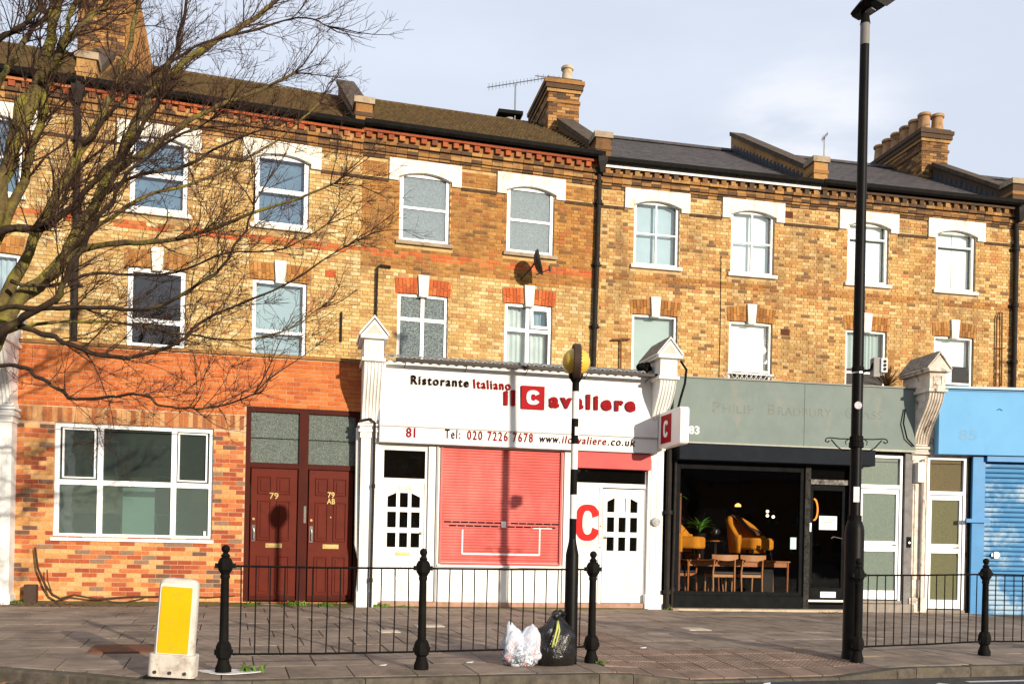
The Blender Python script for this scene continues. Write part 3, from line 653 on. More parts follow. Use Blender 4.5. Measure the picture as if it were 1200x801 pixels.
for i, hs in HS.items():
    H = thing('terraced_house', hs['label'], 'house', (HB[i][0], HB[i][1], 0), TH[i], 'terraced houses along the street'); HOUSE[i] = H
    dz = {0:.0, 1:.0, 2:.05, 3:-.05, 4:-.03, 5:-.03}[i]
    ops = [(.78, 1.84, 7.50, 8.93), (3.08, 4.14, 7.50, 8.93), (.78, 1.84, 4.88, 6.42), (3.08, 4.14, 4.88, 6.42)]
    w = MB(); wall_sheet(w, 0, WH, 0, 9.62, 0, ops, .14)
    w.quad((0,9,0),(0,0,0),(0,0,9.62),(0,9,9.62)); w.quad((WH,0,0),(WH,9,0),(WH,9,9.62),(WH,0,9.62)); w.quad((WH,9,0),(0,9,0),(0,9,9.62),(WH,9,9.62))
    w.quad((0,.3,7.35),(WH,.3,7.35),(WH,9,7.35),(0,9,7.35)); w.quad((0,.3,4.8),(WH,.3,4.8),(WH,9,4.8),(0,9,4.8))
    wall = w.build('wall', hs['mort'], H)
    def blocked(z, ops=ops):
        r = []
        for a, b, c, d in ops:
            if c-.04 < z < d+.03: r.append((a, b))
            uc = (a+b)/2
            if c > 7 and 8.70 < z < 9.19: r.append((uc-.765, uc+.765))
            if c > 7 and 7.38 < z < 7.52: r.append((uc-.60, uc+.60))
            if c < 7 and 6.36 < z < 6.77: r.append((uc-.60, uc+.60))
            if c < 7 and 6.3 < z < 6.84: r.append((uc-.12, uc+.12))
        if 8.665 < z < 8.745: r.append((0, WH))
        return r
    if i == 2: matf = lambda u, z: REDB if 7.14 < z < 7.30 and random.random() < .85 else (DARKB if z > 6.86 + .05*math.sin(u*3) else PALE)
    else: matf = lambda u, z, b=hs['bm'], i=i: (REDB if i < 2 and random.random() < .6 else ORB) if 7.14 < z < 7.30 and random.random() < .8 else b
    ia, ib = hs['ind']
    hx, hy = HB[i]; ct, st_ = math.cos(TH[i]), math.sin(TH[i])
    def score(u, z, hx=hx, hy=hy, ct=ct, st_=st_, ia=ia, ib=ib):
        if not (ia < u < ib) or z < 5.03: return None
        return math.sqrt((hx+ct*u)**2 + (hy+st_*u)**2 + (z-1.3)**2)
    bricks(wall, 0, WH, 4.65, 9.12, 0, blocked, matf, score)
    # string courses and cornice
    for a_, b_ in ((0, .545), (2.075, 2.845), (4.375, WH)):
        c = MB(); c.box(a_, b_, -.028, .01, 8.672, 8.738); c.build('string_course', mat('sooty string course', (.10, .055, .025), (.05, .03, .018), 7, .9, .6, 60), wall)
    for (za, zb_, y_) in ((9.12, 9.18, -.03), (9.185, 9.225, -.06), (9.23, 9.30, -.10), (9.305, 9.36, -.07), (9.365, 9.43, -.13)):
        c = MB(); 
        n = 23
        for k in range(n): c.box(WH*k/n+.004, WH*(k+1)/n-.004, y_ + random.uniform(-.004, .004), .01, za+dz*.4, zb_+dz*.4)
        c.build('moulded_course', SOOTB, wall, kind='stuff')
    n = 23; bm = REDDENT if hs['cor'] == 'red' else SOOTB
    if ('dent', bm.name) not in BRICKS:
        b = MB(); b.box(-.056, .056, -.135, .01, -.05, .05); BRICKS[('dent', bm.name)] = b.mesh('dentil', bm)
    for k in range(n): link('dentil', BRICKS[('dent', bm.name)], wall, loc=(WH*(k+.5)/n, 0, 9.50+dz))
    c = MB(); c.box(0, WH, -.06, .0, 9.42+dz*.4, 9.56+dz); c.build('frieze', SOOTB, wall)
    c = MB(); c.box(0, WH, -.15, .0, 9.56+dz, 9.62+dz); c.build('eaves_course', REDDENT if hs['cor'] == 'red' else SOOTB, wall)
    if hs['cor'] == 'white':
        c = MB(); c.box(.02, WH-.02, -.175, -.15, 9.565+dz, 9.66+dz); c.build('fascia_board', WPAINT, wall)
    roof(H, hs['roof'], dz)
    gt = MB(); prof = [(-.30, 9.75), (-.29, 9.67), (-.25, 9.63), (-.21, 9.63), (-.17, 9.67), (-.16, 9.75)]
    gt.prism_x([(y, z+dz) for y, z in prof][::-1], 0.01, WH-.01); gt.build('gutter', BLACKD, H, recalc=True)
    # windows
    for uc in (1.31, 3.61):
        lintel(wall, uc)
        s = MB(); s.box(uc-.60, uc+.60, -.07, .12, 7.42, 7.50); s.build('sill', hs['sill'], wall, bevel=.006)
        flat_arch(wall, uc, hs['arch'])
        s = MB(); s.box(uc-.60, uc+.60, -.06, .12, 4.78, 4.88); s.build('sill', hs['sill'], wall)
    Y = .045; UL = (.785, 1.835); UR = (3.085, 4.135)
    def half(u0, u1, z0, z1, m, n='curtain'): return (n, u0+.06, u1-.06, z0, z1, m)
    if i == 0:
        window(H, *UL, 7.50, 8.93, Y, rows=(.48,), back=[half(*UL, 7.5, 8.9, GREYBL)]); window(H, *UR, 7.50, 8.93, Y, rows=(.48,), back=[half(*UR, 7.5, 8.9, GREYBL, 'blind')])
        window(H, *UL, 4.88, 6.42, Y, rows=(.3,)); window(H, *UR, 4.88, 6.42, Y, rows=(.3,), back=[half(*UR, 5.6, 6.4, NET)])
    if i == 1:
        for U in (UL, UR): window(H, *U, 7.50, 8.93, Y, rows=(.50,), fw=.09, bw=.09, back=[half(*U, 7.55, 8.9, GREYBL, 'blind')])
        window(H, *UL, 4.88, 6.42, Y, rows=(.34,), fw=.09, bw=.09, back=[])
        window(H, *UR, 4.88, 6.42, Y, rows=(.34,), fw=.07, bw=.07, back=[half(*UR, 4.9, 6.4, BLIND, 'blind')])
    if i == 2:
        window(H, *UL, 7.50, 8.93, Y, rows=(.50,), fw=.075, pm=GL_SPK, back=[half(*UL, 7.55, 8.9, PALENET)])
        window(H, *UR, 7.50, 8.93, Y, rows=(.50,), fw=.075, pm=GL_SPK, back=[half(*UR, 7.55, 8.9, PALENET)])
        window(H, *UL, 4.88, 6.42, Y, cols=(.5,), rows=(.66,), fw=.06, bw=.075, pm=GL_TEX, back=[])
        window(H, *UR, 4.88, 6.42, Y, cols=(.49,), rows=(.64,), fw=.06, bw=.075, pm=GL_CLR, back=[('curtain', 3.13, 3.6, 4.9, 6.38, NET), ('curtain', 3.66, 4.08, 4.9, 6.38, NET)], backy=.17)
        q = MB(); a, b, z0, z1 = 3.66, 4.09, 5.90, 6.36   # the small top light stands ajar
        for bx in ((a, a+.06, z0, z1), (b-.06, b, z0, z1), (a+.06, b-.06, z0, z0+.06), (a+.06, b-.06, z1-.06, z1)): q.box(bx[0], bx[1], -.02, .02, bx[2]-z1, bx[3]-z1)
        o = q.build('casement', UPVC, H); o.location = (0, .07, z1); o.rotation_euler = (-.16, 0, 0)
        q = MB(); q.quad((a+.06,0,z0-z1+.06),(b-.06,0,z0-z1+.06),(b-.06,0,-.06),(a+.06,0,-.06)); q.build('pane', GL_UP, o)
    if i in (3, 5):
        for k, U in enumerate((UL, UR)):
            window(H, *U, 7.50, 8.93, Y, cols=(.5,), rows=(.50,), fw=.06, bw=.035, fm=WOODW, pm=GL_UP, back=[half(*U, 7.55, 8.9, PALENET if k == 0 else BLINDW, 'blind')])
            window(H, *U, 4.88, 6.42, Y, rows=(.28 if k else .18,), fw=.055, bw=.05, fm=WOODW, pm=GL_CLR, back=[half(*U, 5.3 if k else 4.9, 6.38, BLIND if k == 0 else BLINDW, 'blind')])
    if i == 4:
        for U in (UL, UR):
            wn = window(H, *U, 7.50, 8.93, Y, rows=(.74,), fw=.07, bw=.04, fm=WOODW, pm=GL_CLR, back=[])
            uc = (U[0]+U[1])/2
            for s in (-1, 1):
                q = MB(); a, b = (U[0]+.08, uc-.01) if s < 0 else (uc+.01, U[1]-.08)
                q.box(a, b, .17, .20, 7.58, 8.52); q.box(a+.09, b-.09, .163, .17, 7.70, 8.40); q.build('shutter', BLINDW, wn)
                q = MB(); q.box(a, b, .17, .20, 8.58, 8.9); q.build('shutter', BLINDW, wn)
        window(H, *UL, 4.88, 6.42, Y, rows=(.36,), fw=.055, bw=.05, fm=WOODW, pm=GL_CLR, back=[half(*UL, 5.55, 6.38, BLIND)])
        window(H, *UR, 4.88, 6.42, Y, rows=(.28,), fw=.055, bw=.05, fm=WOODW, pm=GL_CLR, back=[('blind', 3.14, 3.7, 5.3, 6.38, BLINDW), ('blind', 3.7, 4.08, 5.75, 6.38, BLINDW)])

# party walls, chimneys
for i, ye in ((1, 2.9), (2, 4.5), (3, 3.3), (4, 4.5), (5, 3.0)): parapet(HOUSE[i], ye)
parapet(HOUSE[0], 3.0)
chimney(HOUSE[3], -.02, 3.4, 5.3, 10.6, 13.12, .80, [(.14, 3.72, .48, .15, POTY)], SOOTB, POT)
chimney(HOUSE[5], -.06, 3.1, 5.9, 10.6, 12.84, .78, [(-.25, 3.32+.43*k, .5, .165, POT) for k in range(6)] + [(.17, 3.35, .52, .17, POT)], SOOTB, POT)
ch = chimney(HOUSE[1], -.10, 3.0, 4.8, 10.2, 15.4, .95, [(-.2, 3.4, .5, .15, POT), (.2, 3.4, .5, .15, POT)], SOOTB, POT)
q = MB(); q.prism_y([(.36, 11.0), (1.05, 11.2), (.36, 14.6)], 3.05, 4.75); q.build('chimney_shoulder', SOOTB, ch, recalc=True)

# ------------------------------------------------------------------ pipes, dish, aerials
def pipe(parent, name, pts, r, m=PIPE, n=8):
    b = MB(); b.tube(pts, r, n); return b.build(name, m, parent, smooth=True)
def downpipe(i, u, ztop, zbot, r=.05, name='downpipe', label=None, m=PIPE, hop=True, lean=0):
    t = thing(name, label, 'pipe', (0,0,0)); H = HOUSE[i]; t.location = H.location; t.rotation_euler = H.rotation_euler
    b = MB(); b.tube([(u, -.24, ztop+.1), (u, -.24, ztop), (u-.03, -.09, ztop-.28), (u-lean*.2, -.09, ztop-.6), (u-lean, -.09, zbot)], r, 10); b.build('pipe', m, t, smooth=True)
    z = ztop-.9
    while z > zbot:
        k = MB(); uu = u-lean*(ztop-z)/(ztop-zbot); k.lathe([(r*1.35, -.04), (r*1.35, .04)], uu, -.09, z, 10); k.box(uu-r*2.1, uu+r*2.1, -.06, -.012, z-.02, z+.02); k.build('collar', m, t); z -= 1.35
    if hop:
        k = MB(); k.lathe([(r*.9, -.26), (r*1.3, -.22), (r*2.6, -.04), (r*2.7, .06)], u, -.2, ztop-.02, 4, PI/4); k.build('hopper', m, t)
    return t
downpipe(1, -.12, 9.55, 4.4, .06, label='black downpipe on the pale brick wall behind the tree')
downpipe(3, -.05, 9.65, 4.4, .055, label='black downpipe with hopper between the dark brick house and the white gutter board house', lean=.07)
downpipe(5, -.02, 9.5, 4.4, .06, label='black downpipe near the right edge of the photo above the blue fascia')
def wallthing(i, name, label, cat):
    t = thing(name, label, cat); H = HOUSE[i]; t.location = H.location; t.rotation_euler = H.rotation_euler; return t
t = wallthing(2, 'vent_pipe', 'thin black bent pipe on the brick wall left of the two by two window', 'pipe')
pipe(t, 'pipe', [(.60, -.03, 6.90), (.60, -.09, 6.91), (.40, -.09, 6.92), (.34, -.09, 6.86), (.33, -.07, 5.82)], .022)
t = wallthing(1, 'short_pipe', 'short black pipe stub beside the house joint above the red brick wall', 'pipe'); pipe(t, 'pipe', [(4.83, -.05, 5.9), (4.83, -.05, 5.3)], .022)
t = wallthing(3, 'tee_pipe', 'rusty T shaped pipe on the yellow brick wall above the white restaurant', 'pipe')
pipe(t, 'pipe', [(.52, -.07, 5.0), (.51, -.07, 5.83)], .02, RUST); pipe(t, 'cross_bar', [(.30, -.07, 5.79), (.72, -.07, 5.83)], .022, RUST)
t = wallthing(4, 'ladder_pipe', 'rusty twin pipe loop on the wall between the last window and the black downpipe', 'pipe')
pipe(t, 'pipe', [(4.73, -.05, 5.3), (4.71, -.06, 6.93), (4.76, -.06, 7.06), (4.85, -.06, 7.07), (4.88, -.05, 5.3)], .018, RUST); pipe(t, 'pipe', [(4.66, -.05, 6.2), (4.95, -.05, 6.22)], .015, RUST)
t = wallthing(3, 'wall_cable', 'thin dark cable running down the yellow brick between its two windows', 'cable'); pipe(t, 'cable', [(2.84, -.02, 7.86), (2.86, -.02, 6.3), (2.85, -.02, 4.7)], .008)
AIRB = mat('dark terracotta air brick', (.12, .04, .02), (.08, .03, .02), 8, .9)
for (i, u, z, lb) in ((3, 4.47, 8.93, 'terracotta air brick right of the right hand white lintel above the grey green fascia'), (3, 4.45, 6.24, 'dark air brick beside the lamp post, right of the first floor blind'), (1, 4.60, 6.66, 'red replacement brick patch on the pale wall')):
    b = MB(); b.box(-.11, .11, -.02, .0, -.07, .07)
    for a in range(3):
        for c in range(5): b.box(-.09+c*.04, -.07+c*.04, -.024, -.02, -.05+a*.04, -.03+a*.04)
    t = wallthing(i, 'air_brick', lb, 'air brick'); o = b.build('grille', AIRB if i == 3 else REDB, t); o.location = (u, 0, z)
# satellite dish
t = wallthing(2, 'satellite_dish', 'dark satellite dish on an arm below the right upper window of the dark brick house', 'satellite dish')
DISH = mat('dark grey dish', (.055, .05, .045), (.04, .035, .03), 8, .5)
b = MB(); prof = [(max(.27*math.sin(a), .001), .27*(1-math.cos(a))*.55) for a in [i*.13 for i in range(12)]]
prof2 = [(r, z-.012) for r, z in prof][::-1]
b.lathe(prof+prof2, n=24, caps=False); d_ = b.build('dish', DISH, t, smooth=True)
dd = Vector((.93, -.30, .22)); d_.rotation_euler = dd.to_track_quat('Z', 'Y').to_euler(); d_.location = (3.57, -.50, 7.16)
pipe(t, 'mount_arm', [(3.42, 0, 6.95), (3.42, -.2, 6.95), (3.5, -.42, 7.05), (3.56, -.5, 7.15)], .018, DISH)
pipe(t, 'feed_arm', [(3.60, -.5, 6.92), (3.86, -.6, 7.03)], .012, DISH); b = MB(); b.lathe([(.03, -.05), (.035, .05)], 3.88, -.6, 7.05, 10); b.build('receiver', DISH, t)
# yagi aerial on a pole by the chimney
def yagi(name, label, i, base, top, d, n, el, boom):
    t = wallthing(i, name, label, 'aerial'); ALU = mat('weathered aluminium', (.17, .17, .18), (.12, .12, .13), 20, .5, metal=.5)
    pipe(t, 'mast', [base, top], .02, ALU, 6); T = Vector(top); d = Vector(d).normalized(); a = T - d*boom*.55; b_ = T + d*boom*.45
    pipe(t, 'boom', [a, b_], .012, ALU, 5); side = d.cross(Vector((0,0,1))).normalized() if el == 'h' else Vector((0,0,1))
    side = side.lerp(Vector((0,0,1)), .0)
    m = MB()
    for k in range(n):
        c = a.lerp(b_, (k+.5)/n); l = .065 + .03*k/n; m.tube([c-side*l, c+side*l], .006, 4)
    m.build('elements', ALU, t)
    return t
yagi('tv_aerial', 'long television aerial on a mast left of the single pot chimney', 3, (-1.10, 4.3, 12.0), (-1.10, 4.3, 13.32), (-.86, .4, -.06), 18, 'v', 1.7)
yagi('tv_aerial', 'short television aerial behind the single chimney pot', 3, (.05, 4.6, 13.0), (.05, 4.6, 13.72), (.93, .2, .10), 7, 'v', 1.1)
yagi('tv_aerial', 'small television aerial left of the chimney with seven pots', 5, (-2.3, 5.0, 12.2), (-2.3, 5.0, 13.2), (.2, .9, .1), 5, 'v', .6)
t = wallthing(3, 'roof_ventilator', 'small dark capped roof ventilator left of the brick chimney', 'ventilator')
b = MB(); b.lathe([(.16, 0), (.16, .45)], -1.20, 4.5, 12.0, 10); b.build('duct', LEADL, t)
b = MB(); b.box(-1.55, -.90, 4.2, 4.8, 12.47, 12.56); b.build('cap', BLACKD, t)

# ------------------------------------------------------------------ single storey shops in front of the terrace
SF = {'79': ((-7.96, 14.98), .215), '81': ((-2.42, 16.19), .215), '83': ((2.66, 17.299), .16), '85': ((7.794, 18.128), .03), '77': ((-13.14, 13.85), .215)}
GB = .10   # ground level along the fronts, roughly
def shop(key, name, label, cat='shop'):
    (x, y), r = SF[key]; return thing(name, label, cat, (x, y, 0), r)
def fthing(key, name, label, cat, group=None):
    (x, y), r = SF[key]; return thing(name, label, cat, (x, y, 0), r, group)
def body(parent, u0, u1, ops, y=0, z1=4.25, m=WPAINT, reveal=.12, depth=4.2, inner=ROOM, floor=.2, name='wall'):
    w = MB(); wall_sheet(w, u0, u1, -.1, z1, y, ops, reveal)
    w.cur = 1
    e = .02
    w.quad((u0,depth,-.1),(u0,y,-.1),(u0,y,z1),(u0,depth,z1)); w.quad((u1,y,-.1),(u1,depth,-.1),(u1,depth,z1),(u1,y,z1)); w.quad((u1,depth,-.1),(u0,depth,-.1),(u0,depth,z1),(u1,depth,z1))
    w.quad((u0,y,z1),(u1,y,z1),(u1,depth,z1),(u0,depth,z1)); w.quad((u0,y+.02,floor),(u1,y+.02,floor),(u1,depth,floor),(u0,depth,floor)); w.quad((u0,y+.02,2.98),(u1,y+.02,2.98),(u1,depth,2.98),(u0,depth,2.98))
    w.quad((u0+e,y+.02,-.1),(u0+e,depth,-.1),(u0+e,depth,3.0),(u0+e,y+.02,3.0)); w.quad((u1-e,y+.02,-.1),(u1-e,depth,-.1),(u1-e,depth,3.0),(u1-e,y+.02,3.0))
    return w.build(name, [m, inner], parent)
def panel_door(parent, u0, u1, z0, z1, y, m, panels, proud=.012, t=.045, frame=.018):
    d = MB(); d.box(u0, u1, y, y+t, z0, z1); door = d.build('door', m, parent, bevel=.004)
    for (a, b, c, e) in panels:   # recessed moulding ring and raised field
        q = MB(); w = frame
        q.box(a, b, y-.020, y+.001, c, c+w); q.box(a, b, y-.020, y+.001, e-w, e); q.box(a, a+w, y-.020, y+.001, c+w, e-w); q.box(b-w, b, y-.020, y+.001, c+w, e-w)
        q.box(a+w+.03, b-w-.03, y-.014, y+.001, c+w+.03, e-w-.03); q.build('door_panel', m, door, bevel=.004)
    return door
def letterbox(door, uc, z, y, w=.26, h=.065):
    q = MB(); q.box(uc-w/2, uc+w/2, y-.012, y, z-h/2, z+h/2); q.box(uc-w/2+.03, uc+w/2-.03, y-.018, y-.012, z-h/4, z+h/4); return q.build('letterbox', BRASS, door)
def lettering(parent, name, txt, size, m, u, y, z, center=False, **k):
    me = text_mesh(txt, size, m, **k); xs = [v.co.x for v in me.vertices]
    if not xs: return None
    w = max(xs)-min(xs); o = link(name, me, parent, loc=(u - (w/2 if center else 0) - min(xs)*1, y, z)); return o
def fit_lettering(parent, name, txt, u0, u1, z0, h, m, y, bold=0.0, extrude=.01, shear=0.0, space=1.0, rise=0.0):
    """lettering that fills u0..u1 with cap height h, base line at z0 (rise = extra height at the right end)"""
    me = text_mesh(txt, 1.0, m, extrude=0.0 + extrude/h*.7, bold=bold, shear=shear, space=space)
    xs = [v.co.x for v in me.vertices]; zs = [v.co.z for v in me.vertices]
    ref = text_mesh('H', 1.0, m); hz = max(v.co.z for v in ref.vertices); bpy.data.meshes.remove(ref)
    sz = h/hz; sx = (u1-u0)/(max(xs)-min(xs))
    me.transform(Matrix.Diagonal((sx, 1, sz, 1))); me.transform(Matrix.Diagonal((1, h/.7*.7 if 0 else 1, 1, 1)))
    mnx = min(v.co.x for v in me.vertices)
    ys = max(abs(v.co.y) for v in me.vertices) or 1
    for v in me.vertices: v.co.y *= extrude/ys
    o = link(name, me, parent, loc=(u0-mnx, y, z0)); o.rotation_euler = (0, -math.atan2(rise, u1-u0), 0) if rise else (0,0,0); return o

# ---- pilasters with scrolled console brackets between the shops
def pilaster(key, u, label, y0=-.04, w=.30, m=OLDPAINT, shaft_m=None, roofm=SLATE, dirty=False, zbase=.05, zt=0.0):
    t = fthing(key, 'shop_pilaster', label, 'pilaster', 'white pilasters with gabled console brackets between the shops')
    sm = shaft_m or m; a, b = u-w/2, u+w/2
    q = MB(); q.box(a, b, y0, .30, zbase, 3.12); q.box(a-.03, b+.03, y0-.035, .30, zbase, zbase+.35); q.box(a-.02, b+.02, y0-.025, .30, 3.02, 3.12); q.build('shaft', sm, t, bevel=.008)
    for i in range(2):
        q = MB(); x = a+.06+i*(w-.12-.07); q.box(x, x+.07, y0-.014, y0+.002, .75, 2.85); q.build('shaft_fillet', sm, t)
    # necking
    q = MB()
    for z, e in ((3.12, .05), (3.17, .03), (3.22, .06), (3.28, .02)): q.box(a-e, b+e, y0-e, .30, z+zt, z+.045+zt)
    q.build('necking', m, t, bevel=.006)
    # scroll bracket: side profile swept, front fluted
    prof = []
    n = 14
    for i in range(n+1):
        s = i/n; z = 3.32 + .92*s; prof.append((y0 - (.05 + .46*(s*s*(3-2*s))), z))
    nf = 5; fw = (w-.02)/nf
    q = MB(); 
    us = []
    for k in range(nf):
        for f in (0, .22, .5, .78): us.append((a+.01+fw*(k+f), -.022*(math.sin(PI*f) if f else -0.3)))
    us.append((b-.01, .007)); us = [(a, 0)] + us + [(b, 0)]
    V = []; F = []; m_ = len(us)
    for (y, z) in prof:
        for (uu, dd) in us: V.append((uu, y-dd, z+zt))
    for i in range(n):
        for k in range(m_-1): F.append((i*m_+k, i*m_+k+1, (i+1)*m_+k+1, (i+1)*m_+k))
    q.add(V, F)
    for x, fl in ((a, 0), (b, 1)):
        vs = [(x, y, z+zt) for y, z in prof] + [(x, .30, 4.24+zt), (x, .30, 3.32+zt)]
        q.add(vs, [tuple(range(len(vs)))[::-1] if fl else tuple(range(len(vs)))])
    q.build('scroll_bracket', m, t)
    # cap block, panel, cornice and little gabled roof
    yf = y0-.54
    q = MB(); q.box(a-.01, b+.01, yf+.02, .32, 4.29+zt, 4.60+zt); q.box(a-.045, b+.045, yf-.02, .34, 4.235+zt, 4.29+zt); q.build('cap_block', m, t, bevel=.006)
    q = MB(); 
    for bx in ((u-.09, u+.09, 4.36, 4.375), (u-.09, u+.09, 4.515, 4.53), (u-.09, u-.075, 4.375, 4.515), (u+.075, u+.09, 4.375, 4.515)): q.box(bx[0], bx[1], yf+.006, yf+.021, bx[2]+zt, bx[3]+zt)
    q.build('cap_moulding', m, t)
    e = .075; q = MB(); q.box(a-e, b+e, yf-.06, .36, 4.60+zt, 4.655+zt); q.build('cornice', m, t, bevel=.006)
    q = MB(); q.prism_y([(a-e+.01, 4.655+zt), (b+e-.01, 4.655+zt), (u, 4.915+zt)], yf-.03, .34); q.build('pediment', m, t, recalc=True)
    q = MB(); q.prism_y([(a-e+.07, 4.675+zt), (b+e-.07, 4.675+zt), (u, 4.855+zt)], yf-.032, yf-.0305)
    q.build('tympanum', mat('shaded stucco recess', (.55, .50, .44), (.46, .41, .36), 6, .8), t, recalc=True)  # flat plate, the shade of a recess put into its darker colour
    for s in (-1, 1):
        q = MB(); x0, z0 = u+s*(w/2+e+.02), 4.648+zt; x1, z1 = u, 4.945+zt
        poly = [(x0, z0), (x1, z1), (x1, z1+.03), (x0, z0+.03)]
        q.prism_y(poly, yf-.055, .37); q.build('raking_slab', m, t, recalc=True)
        q = MB(); n2 = 4
        for k in range(n2):
            ya = yf-.02 + (.36-yf)*k/n2; yb = yf-.02 + (.36-yf)*(k+1)/n2-.008
            q.prism_y([(x0, z0+.032), (x1, z1+.032), (x1, z1+.048), (x0, z0+.048)], ya, yb)
        q.build('roof_slab', roofm, t, recalc=True)
    return t
PSL = mat('grey mossy pilaster slate', (.30, .27, .22), (.14, .12, .10), 14, .85, .5, 50)
pilaster('77', 5.30-.14, 'white pilaster at the far left edge beside the red brick shop', m=WPAINT, roofm=WPAINT, zbase=-.05)
pilaster('81', -.05, 'clean white pilaster with small gabled top left of the white restaurant', m=WPAINT, roofm=WPAINT, zbase=.05)
pilaster('81', 5.13, 'white pilaster with grey slated gable between the white restaurant and the grey green fascia', m=WPAINT, roofm=PSL)
pilaster('83', 5.16, 'peeling dirty pilaster with mossy slated gable between the grey green fascia and the blue shop', m=OLDPAINT, roofm=PSL, zt=.02)

# ---- 79: red brick ground floor
S79 = shop('79', 'brick_extension', 'flat fronted brick ground floor with wide white window and twin dark red doors', 'building')
O = 5.67
opw = (.57, 3.04, 1.22, 3.09); opd = (3.56, 5.47, .17, 3.50)
w79 = body(S79, 0, 5.52, [opw, opd], y=.25, z1=4.36, m=MORTX, reveal=.10, inner=mat('dim blue green room', (.10, .14, .13), (.08, .11, .10), 2, .8))
def blk(z):
    r = []
    for a, b, c, d in (opw, opd):
        if c < z < d: r.append((a, b))
    if 3.085 < z < 3.345: r.append((0, 3.54))
    return r
hx, hy = SF['79'][0]
sc = lambda u, z: None if z < .12 or z > 4.33 else math.hypot(hx+u*.977, hy+u*.213) + .1*abs(z-1.3) + (0 if u < 3.6 or z > 3.5 else 2)
def m79(u, z): return MULTIB if z < 3.09 or (u < .9 and z < 3.3) else ORANGEB
bricks(w79, 0, 5.52, .05, 4.34, .25, blk, m79, sc, flemish=False, L=.228)
# soldier course
sb = MB(); sb.box(-.0325, .0325, -.012, .002, -.118, .118, skip='k'); sbm = sb.mesh('soldier_brick', SOLDB)
for k in range(47): link('soldier_brick', sbm, w79, loc=(.04+k*.075, .25+random.uniform(-.002,.002), 3.215))
q = MB(); q.box(0, 5.52, .21, .5, 4.345, 4.40); q.build('parapet_capping', SOOTB, w79)
Y9 = .30
wn = window(S79, .57, 3.04, 1.22, 3.09, Y9, cols=(.279, .744), rows=(.485,), fw=.07, bw=.085, fm=UPVC, pm=GL_TEAL, back=[], name='window')
for j, ch_ in enumerate([c for c in wn.children if c.name.startswith('pane')]): ch_.data.materials[0] = GL_TEALD if j % 2 else GL_TEAL
for (a, b) in ((.64+.06, 1.22-.05), (1.3+.04, 2.37-.04), (2.45+.04, 2.97-.05)):
    if a > 1.3 and a < 2: continue
    q = MB(); 
    for bx in ((a-.02, a+.005, 2.19, 3.0), (b-.005, b+.02, 2.19, 3.0), (a+.005, b-.005, 2.19, 2.215), (a+.005, b-.005, 2.975, 3.0)): q.box(bx[0], bx[1], Y9-.012, Y9+.03, bx[2], bx[3])
    q.build('casement', UPVC, wn)
q = MB(); q.box(.54, 3.07, .20, .40, 1.17, 1.22); q.build('sill', UPVC, wn)
q = MB(); q.box(1.50, 2.02, .95, .97, .95, 2.10); q.build('bright_panel', mat('pale green screen', (.72, .88, .82), (.66, .82, .76), 1.2, .7), wn)
q = MB(); q.box(.6, 1.3, 1.3, 1.9, .3, 1.65); q.box(2.3, 2.9, 1.2, 1.8, .3, 1.7); q.build('dim_furniture', ROOM, wn)
q = MB(); q.box(2.90, 2.94, Y9-.001, Y9+.032, 1.30, 1.37); q.build('sticker', WPAINT, wn)
# red double doorway
fr = MB(); yf = .27
for bx in ((3.56, 3.64, .17, 3.50), (5.39, 5.47, .17, 3.50), (4.44, 4.60, .17, 3.50), (3.64, 4.44, 3.42, 3.50), (4.60, 5.39, 3.42, 3.50), (3.64, 4.44, 2.47, 2.56), (4.60, 5.39, 2.47, 2.56)): fr.box(bx[0], bx[1], yf, yf+.11, bx[2], bx[3])
fro = fr.build('door_frame', REDFRAME, S79, bevel=.004)
for (a, b) in ((3.64, 4.44), (4.60, 5.39)):
    q = MB(); q.quad((a, yf+.05, 2.56), (b, yf+.05, 2.56), (b, yf+.05, 3.42), (a, yf+.05, 3.42)); q.build('transom_pane', GL_FR, fro)
q = MB(); q.box(5.14, 5.36, .42, .46, 2.50, 3.05); q.build('paper', WPAINT, fro); q = MB(); q.box(5.12, 5.34, .40, .46, 3.18, 3.38); q.build('meter_box', LEADL, fro)
